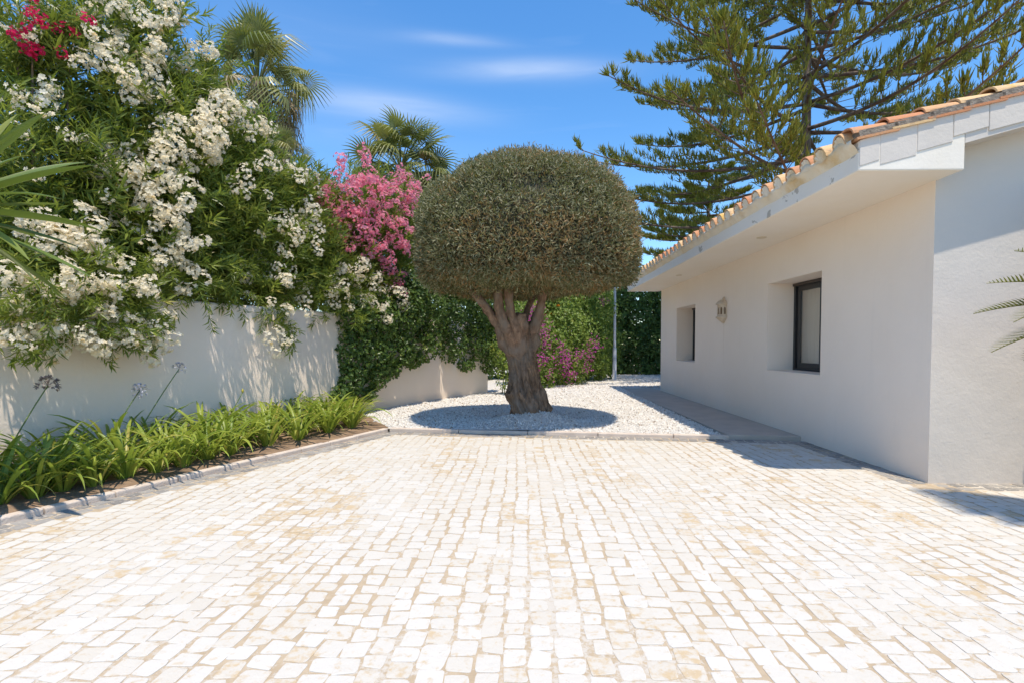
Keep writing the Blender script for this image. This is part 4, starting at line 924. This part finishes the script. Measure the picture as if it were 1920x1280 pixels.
for (p, s_, w_) in clumps:
    root = empty('agapanthus', (p[0], p[1], .05), LAB[w_], 'agapanthus', 'agapanthus clumps in the ' + w_ + ' row of the bed')
    for k in range(int(rng.integers(36, 48))):
        a = rng.random()*6.283; sc_ = s_ * rng.uniform(.72, 1.12)
        place('leaf', AGL[rng.integers(0, 18)], root, Matrix.Translation((p[0] + .045*math.cos(a), p[1] + .045*math.sin(a), .04)) @ Matrix.Rotation(a, 4, 'Z') @ Matrix.Scale(sc_, 4))
    roots.append((root, p))
def umbel(root, base, top, mat, n, rad, bud=False, droop=.3):
    base = np.array(base); top = np.array(top); mid = (base + top)/2 + np.array([-.03, 0, .02]); t = np.linspace(0, 1, 10)[:, None]
    st = G().tube((1-t)**2*base + 2*t*(1-t)*mid + t*t*top, np.linspace(.007, .005, 10), 6).part('flower_stalk', M_GREENSTEM, root, True)
    if bud:
        G().lathe([(.0005, top[2] - .01), (.014, top[2] + .005), (.013, top[2] + .03), (.0005, top[2] + .055)], top[:2], 10).part('flower_bud', M_OPET if False else simple('bud', (.5, .42, .06), None, rough=.6), root, True); return
    d = unit(rng.normal(0, 1, (n, 3)) + np.array([0, 0, .9])); A_ = Acc(); A_.add(*stamp(*blade4(.09), frames(d), np.tile(top, (n, 1)), np.full(n, rad), np.full(n, .9)))
    e = top + d*rad*.8
    for k in range(4): A_.add(*stamp(*blade4(.5), frames(unit(d + rng.normal(0, .5, d.shape))), e, np.full(n, rad*.45), rng.random(n)*.8))
    place('flower_head', A_.me('flower_head', mat), root)
def nearest(p): return min(roots, key=lambda r: np.hypot(*(r[1] - p)))[0]
for (ub, vb, ut_, vt_, off, mt, n, rad, bud, lab_) in [(45,800,90,722,1.0,M_AFLOD,34,.085,False,'agapanthus clump bearing a dark dried seedhead on a leaning stalk'), (228,790,262,731,1.0,M_AFLO,34,.075,False,'agapanthus clump with a short stalk and open pale flower head'),
        (275,790,336,691,1.1,M_AFLO,26,.07,False,'agapanthus clump with the longest stalk and a pale flower head'), (425,800,455,735,1.1,None,0,0,True,'agapanthus clump with a stalk ending in a closed yellow bud')]:
    tp_ = at_y(ut_, vt_, hedge_y(ut_, off - WC)); bs = at_y(ub, vb, hedge_y(ub, off - WC)); d = bs - tp_; bs = tp_ + d * ((tp_[2] - .06) / (tp_[2] - bs[2]))
    rt_ = nearest(bs[:2]); umbel(rt_, bs, tp_, mt, n, rad, bud); rt_['label'] = lab_
la = on_z(585, 795, .05); lan_ = empty('lantana', (la[0], la[1], .05), 'small leafy lantana with a few orange flowers among the agapanthus', 'shrub')
broad(lan_, [(np.array([la[0], la[1], .28]), (.30, .25, .24)), (np.array([la[0] - .35, la[1] + .1, .26]), (.25, .22, .22))], M_BOUG, 260, (.03, .05), .6)
bracts(lan_, [(np.array([la[0], la[1], .28]), (.3, .25, .24))], [(580,770,.4),(590,776,.3),(562,783,.3),(572,774,.2)], M_OPET, la[1] - .2, 40, 'flower', .02, .02)
for k in range(4): G().tube([(la[0], la[1], .03), (la[0] + rng.uniform(-.2, .2), la[1], .3)], [.008, .004], 6).part('stem', M_STEM, lan_, True)

# ------------------------------------------------------------------ fan palms
def fan_leaf(pet, rad, nseg, droop, name, mat, cup=.25, ragged=.0):
    V = []; F = []
    t = np.linspace(0, 1, 5); P = [np.array([pet*x, 0, .06*pet*math.sin(x*1.5)]) for x in t]
    for i, p in enumerate(P): w = .022 - .008*i/4; V += [p + np.array([0, -w, 0]), p + np.array([0, 0, -w]), p + np.array([0, w, 0])]
    F += [(i*3+j, (i+1)*3+j, (i+1)*3+(j+1) % 3, i*3+(j+1) % 3) for i in range(4) for j in range(3)]
    o = P[-1]
    for k in range(nseg):
        a = R(-128) + R(256)*(k + .5)/nseg; da = R(256)/nseg*.52; L = rad*(1 - .22*abs(a)/2.2) * rng.uniform(.92, 1.05) * (1 - ragged*rng.random()); b0 = len(V)
        dz = lambda s_: cup*s_*L*(.3 + .5*abs(math.sin(a))) - droop*L*max(0, s_ - .45)**1.7*2.1
        for s_, wf in ((.04, 1), (.38, .9), (.7, .45), (1.0, .04)):
            for sd in (-1, 1):
                aa = a + sd*da*wf*(1 if s_ <= .5 else .5/s_); x, y = s_*L*math.cos(aa), s_*L*math.sin(aa)
                V.append(o + np.array([x*(1 - .25*droop*max(0, s_-.5)), y*(1 - .25*droop*max(0, s_-.5)), dz(s_) + (.012 if sd > 0 else -.012)*wf]))
        F += [(b0+2*j, b0+2*j+2, b0+2*j+3, b0+2*j+1) for j in range(3)]
    return mesh(name, V, F, mat)
FANS = [fan_leaf(1.0, .68, 22, d, 'frond', M_FAN) for d in (.4, .9, 1.4, 1.8)]
DEADS = [fan_leaf(.9, .72, 16, d, 'dead_frond', M_DEAD, .05, .4) for d in (1.4, 1.8)]
def fan_palm(label, c, scale, nf, nd, tr=.2, skirt=2.0, lean=(0, 0), top=84):
    root = empty('fan_palm', (c[0] + lean[0], c[1], 0), label, 'palm', 'fan palms beyond the garden wall')
    t = np.linspace(0, 1, 30)[:, None]; base = np.array([c[0] + lean[0], c[1] + lean[1], 0.0]); P = base + (c - base)*t
    rad = tr * (1.25 - .3*t[:, 0]) * (1 + .03*np.sin(np.arange(30)*2.1))
    G().tube(P, rad, 14).part('trunk', M_PALMBARK, root, True)
    for k in range(nf):
        q = (k + .5)/nf; el = R(top - (top + 16)*q**.9 + rng.uniform(-16, 16)); az = k*2.39996 + rng.uniform(-.25, .25); me_ = FANS[int(np.clip(q*3.6 + rng.uniform(-.4, .4), 0, 3))]
        M = Matrix.Translation(Vector(c) + Vector((0, 0, -.35*q*scale))) @ Matrix.Rotation(az, 4, 'Z') @ Matrix.Rotation(-el, 4, 'Y') @ Matrix.Rotation(rng.uniform(-.95, .95), 4, 'X') @ Matrix.Scale(scale*rng.uniform(.7, 1.08), 4)
        place('frond', me_, root, M)
    for k in range(nd):
        q = (k + .5)/nd; el = R(-12 - 68*q + rng.uniform(-6, 6)); az = k*2.39996 + rng.uniform(-.3, .3)
        M = Matrix.Translation(Vector(c) + Vector((0, 0, -.25*scale - skirt*q))) @ Matrix.Rotation(az, 4, 'Z') @ Matrix.Rotation(-el, 4, 'Y') @ Matrix.Rotation(rng.uniform(-.4, .4), 4, 'X') @ Matrix.Scale(scale*rng.uniform(.7, 1.0), 4)
        place('dead_frond', DEADS[k % 2], root, M)
    return root
fan_palm('tall fan palm with a shaggy brown skirt of dead fronds', at_y(484, 150, 15.5), 1.3, 54, 120, .24, 3.6, (.9, 0))
fan_palm('fan palm rising between the pink oleander and the clipped olive', at_y(752, 312, 21), 1.5, 70, 70, .26, 1.6, top=56)
fan_palm('small fan palm beneath the skirt of the tallest palm', at_y(535, 300, 14), .62, 18, 6, .14, .5)

# ------------------------------------------------------------------ yucca at the bed's near end
yc = np.array([-4.02, 3.42, 2.32]); yu = empty('yucca', (yc[0], yc[1], .05), 'yucca with long green sword leaves standing at the kerb', 'yucca')
t = np.linspace(0, 1, 20)[:, None]; G().tube(np.array([yc[0] - .05, yc[1], 0]) + np.array([.05, 0, yc[2]])*t, .075 + .012*np.sin(np.arange(20)*1.7), 12).part('trunk', M_PALMBARK, yu, True)
YL = [strap(rng.uniform(.78, .98), rng.uniform(.075, .095), R(4), R(b_), rng.uniform(-.4, .4), 10, 'leaf', M_YUC) for b_ in (4, 8, 14, 22, 30, 12)]
def yleaf(az, el, s_=1.0, k=None, dz=0.0): place('leaf', YL[rng.integers(0, 6) if k is None else k], yu, Matrix.Translation((yc[0] + .05*math.cos(az), yc[1] + .05*math.sin(az), yc[2] + dz)) @ Matrix.Rotation(az, 4, 'Z') @ Matrix.Rotation(-el, 4, 'Y') @ Matrix.Rotation(rng.uniform(-.6, .6), 4, 'X') @ Matrix.Scale(s_, 4))
for k in range(58):
    q = (k + .5)/58; yleaf(k*2.39996, R(80 - 112*q + rng.uniform(-6, 6)), rng.uniform(.9, 1.1), None, -.22*q)

# ------------------------------------------------------------------ cycad by the villa front
cyc = np.array([4.42, 3.56, 1.47]); cy = empty('sago_palm', (cyc[0], cyc[1], 0), 'sago palm with feathery arching fronds in front of the villa gable', 'palm')
t = np.linspace(0, 1, 16)[:, None]; G().tube(np.array([cyc[0], cyc[1], -.01]) + np.array([0, 0, cyc[2]])*t, .13 + .02*np.sin(np.arange(16)*2.4), 14).part('trunk', M_PALMBARK, cy, True)
def cyc_frond(L, a0, bend):
    A_ = Acc(); p = np.zeros(3); a = a0; n = 46; pp, dd = [], []
    for i in range(n):
        a -= bend/n; p = p + np.array([math.cos(a), 0, math.sin(a)])*L/n; pp.append(p.copy()); dd.append((math.cos(a), math.sin(a)))
    for i in range(4, n):
        tt = i/n; ll = .21*math.sin(math.pi*min(1, .12 + tt*.9))**.6 + .01
        for sd in (-1, 1):
            fw_ = np.array([dd[i][0], 0, dd[i][1]]); up = np.array([-dd[i][1], 0, dd[i][0]]); d = unit(fw_*.55 + np.array([0, sd*.85, 0]) + up*.35)
            A_.add(*stamp(np.array([[-.05,0,0],[.05,0,0],[.035,.6,0],[0,1,-.06],[-.035,.6,0]]), np.array([[0,1,2,4],]), frames(d[None], None, up[None]), pp[i][None], np.array([ll]), np.array([.1 + .8*rng.random()**1.5 + (.15 if tt > .85 else 0)])))
            A_.add(*stamp(np.array([[-.035,.6,0],[.035,.6,0],[0,1,-.06]]), np.array([[0,1,2]]), frames(d[None], None, up[None]), pp[i][None], np.array([ll]), np.array([.5])))
    g = G(); g.tube(pp[::3], np.linspace(.009, .003, len(pp[::3])), 5); V = np.array(g.V)
    A_.add(V, np.array([f for f in g.F if len(f) == 4]), np.full(len(V), .75)); return A_.me('frond', M_CYC)
CF = [cyc_frond(1.08, R(12), R(b_)) for b_ in (38, 55, 75)]
def cfrond(az, el, s_=1.0, k=0): place('frond', CF[k], cy, Matrix.Translation(Vector(cyc) + Vector((0, 0, -.02))) @ Matrix.Rotation(az, 4, 'Z') @ Matrix.Rotation(-el, 4, 'Y') @ Matrix.Scale(s_, 4))
for k in range(44):
    q = (k + .5)/44
    if k % 3 == 1: continue
    if math.sin(k*2.39996 + .4) > .5: continue
    cfrond(k*2.39996 + .4, R(68 - 78*q), rng.uniform(.84, .96), k % 3)
for az, el, k in ((R(168), R(34), 0), (R(158), R(22), 0), (R(176), R(14), 1), (R(164), R(-6), 0), (R(186), R(8), 0), (R(196), R(0), 1), (R(150), R(10), 0)): cfrond(az, el, 1.0, k)

# ------------------------------------------------------------------ araucarias behind the villa
def araucaria(label, base, H, z0, zl, L0, Lt, nw):
    root = empty('norfolk_pine', (base[0], base[1], 0), label, 'pine tree', 'pines behind the villa')
    t = np.linspace(0, 1, 20); G().tube(np.c_[np.full(20, base[0]), np.full(20, base[1]), t*H], .22*(1 - t*.9), 12).part('trunk', M_PINEBARK, root, True)
    cords_p, cords_d, cords_s, cords_t = [], [], [], []; wood = []
    cw = root
    for w in range(nw):
        fz_ = w/(nw - 1); z = z0 + (zl - z0)*fz_; L = L0 + (Lt - L0)*fz_**1.1; nb = 6
        for b_ in range(nb):
            az = w*.55 + b_*2*math.pi/nb + rng.uniform(-.22, .22); Lb = L*rng.uniform(.84, 1.08); h = np.array([math.cos(az), math.sin(az), 0]); sd = np.array([-h[1], h[0], 0])
            tt = np.linspace(0, 1, 16); zc = z + rng.uniform(-.18, .18) + Lb*(.03*tt - .07*np.sin(math.pi*tt*.9) + .07*tt**2.6 + .03*fz_*tt)
            side_b = rng.uniform(-.06, .06)*Lb
            P = np.array([base[0], base[1], 0]) + h*(Lb*tt)[:, None] + sd*(side_b*np.sin(tt*2.6))[:, None]; P[:, 2] = zc
            G().tube(P, np.linspace(.062, .012, 16)*(Lb/6)**.5, 6).part('branch', M_PINEBARK, root, True)
            T_ = unit(np.gradient(P, axis=0)); s_ = .26
            while s_ < 1.0:
                i = s_*15; i0 = min(int(i), 14); p = P[i0] + (P[i0+1] - P[i0])*(i - i0); tg = T_[i0]
                for sg in (-1, 1):
                    if rng.random() < .12: continue
                    l2 = (.25 + .95*(1 - s_)**.55*math.sin(math.pi*min(1, .28 + s_*.72)))*Lb/5.6*rng.uniform(.7, 1.2)
                    d2 = unit(tg*.75 + sd*sg*rng.uniform(.55, 1.0) + np.array([0, 0, rng.uniform(-.05, .28)])); u2 = np.linspace(0, 1, 6)[:, None]
                    Q = p + d2*l2*u2 + np.array([0, 0, .16*l2])*u2**2 + tg*.12*l2*u2**2
                    wood.append((Q, .014))
                    for q in np.arange(.42, 1.02, .15):
                        c = p + d2*l2*q + np.array([0, 0, .16*l2])*q*q + tg*.12*l2*q*q; m_ = int(rng.integers(7, 11))
                        dd = unit(d2*.45 + np.array([0, 0, .85]) + rng.normal(0, .42, (m_, 3)))
                        cords_p.append(c + rng.normal(0, .03, (m_, 3))); cords_d.append(dd); cords_s.append(rng.uniform(.15, .28, m_)); cords_t.append(rng.random(m_)*.85 + .1*(rng.random(m_) < .1))
                s_ += .058*rng.uniform(.8, 1.2)
            c = P[-1]; m_ = 14; cords_p.append(np.tile(c, (m_, 1))); cords_d.append(unit(T_[-1]*.9 + np.array([0, 0, .5]) + rng.normal(0, .4, (m_, 3)))); cords_s.append(rng.uniform(.2, .36, m_)); cords_t.append(rng.random(m_)*.8)
    g = Acc()
    for Q, r in wood:
        k = G(); k.tube(Q, np.linspace(r, .005, len(Q)), 3, False); g.add(np.array(k.V), np.array(k.F))
    tag(place('branchlets', g.me('branchlets', M_PINEBARK), root), kind='stuff')
    cw_ = .10; tv = np.array([[-.5*cw_,0,0],[.5*cw_,0,0],[.5*cw_,.5,.06],[-.5*cw_,.5,.06],[0,1,.20],[0,0,-.5*cw_],[0,0,.5*cw_],[0,.5,.06+.5*cw_],[0,.5,.06-.5*cw_]])
    tri = np.array([[0,1,2],[0,2,3],[3,2,4],[5,6,7],[5,7,8],[8,7,4]])
    P, D = np.concatenate(cords_p), np.concatenate(cords_d)
    place('needle_sprays', Acc().add(*stamp(tv, tri, frames(D, rng.random(len(P))*.8), P, np.concatenate(cords_s), np.clip(np.concatenate(cords_t), 0, 1))).me('needle_sprays', M_PINE), root)['kind'] = 'stuff'
    return root
araucaria('broad pine with long upswept branches rising behind the villa roof', (8.35, 15.6), 16.5, 5.4, 14.4, 7.2, 4.2, 13)
araucaria('smaller pine half hidden behind the bigger one beyond the roof', (8.3, 23.5), 9.4, 5.4, 8.9, 3.6, 1.0, 5)
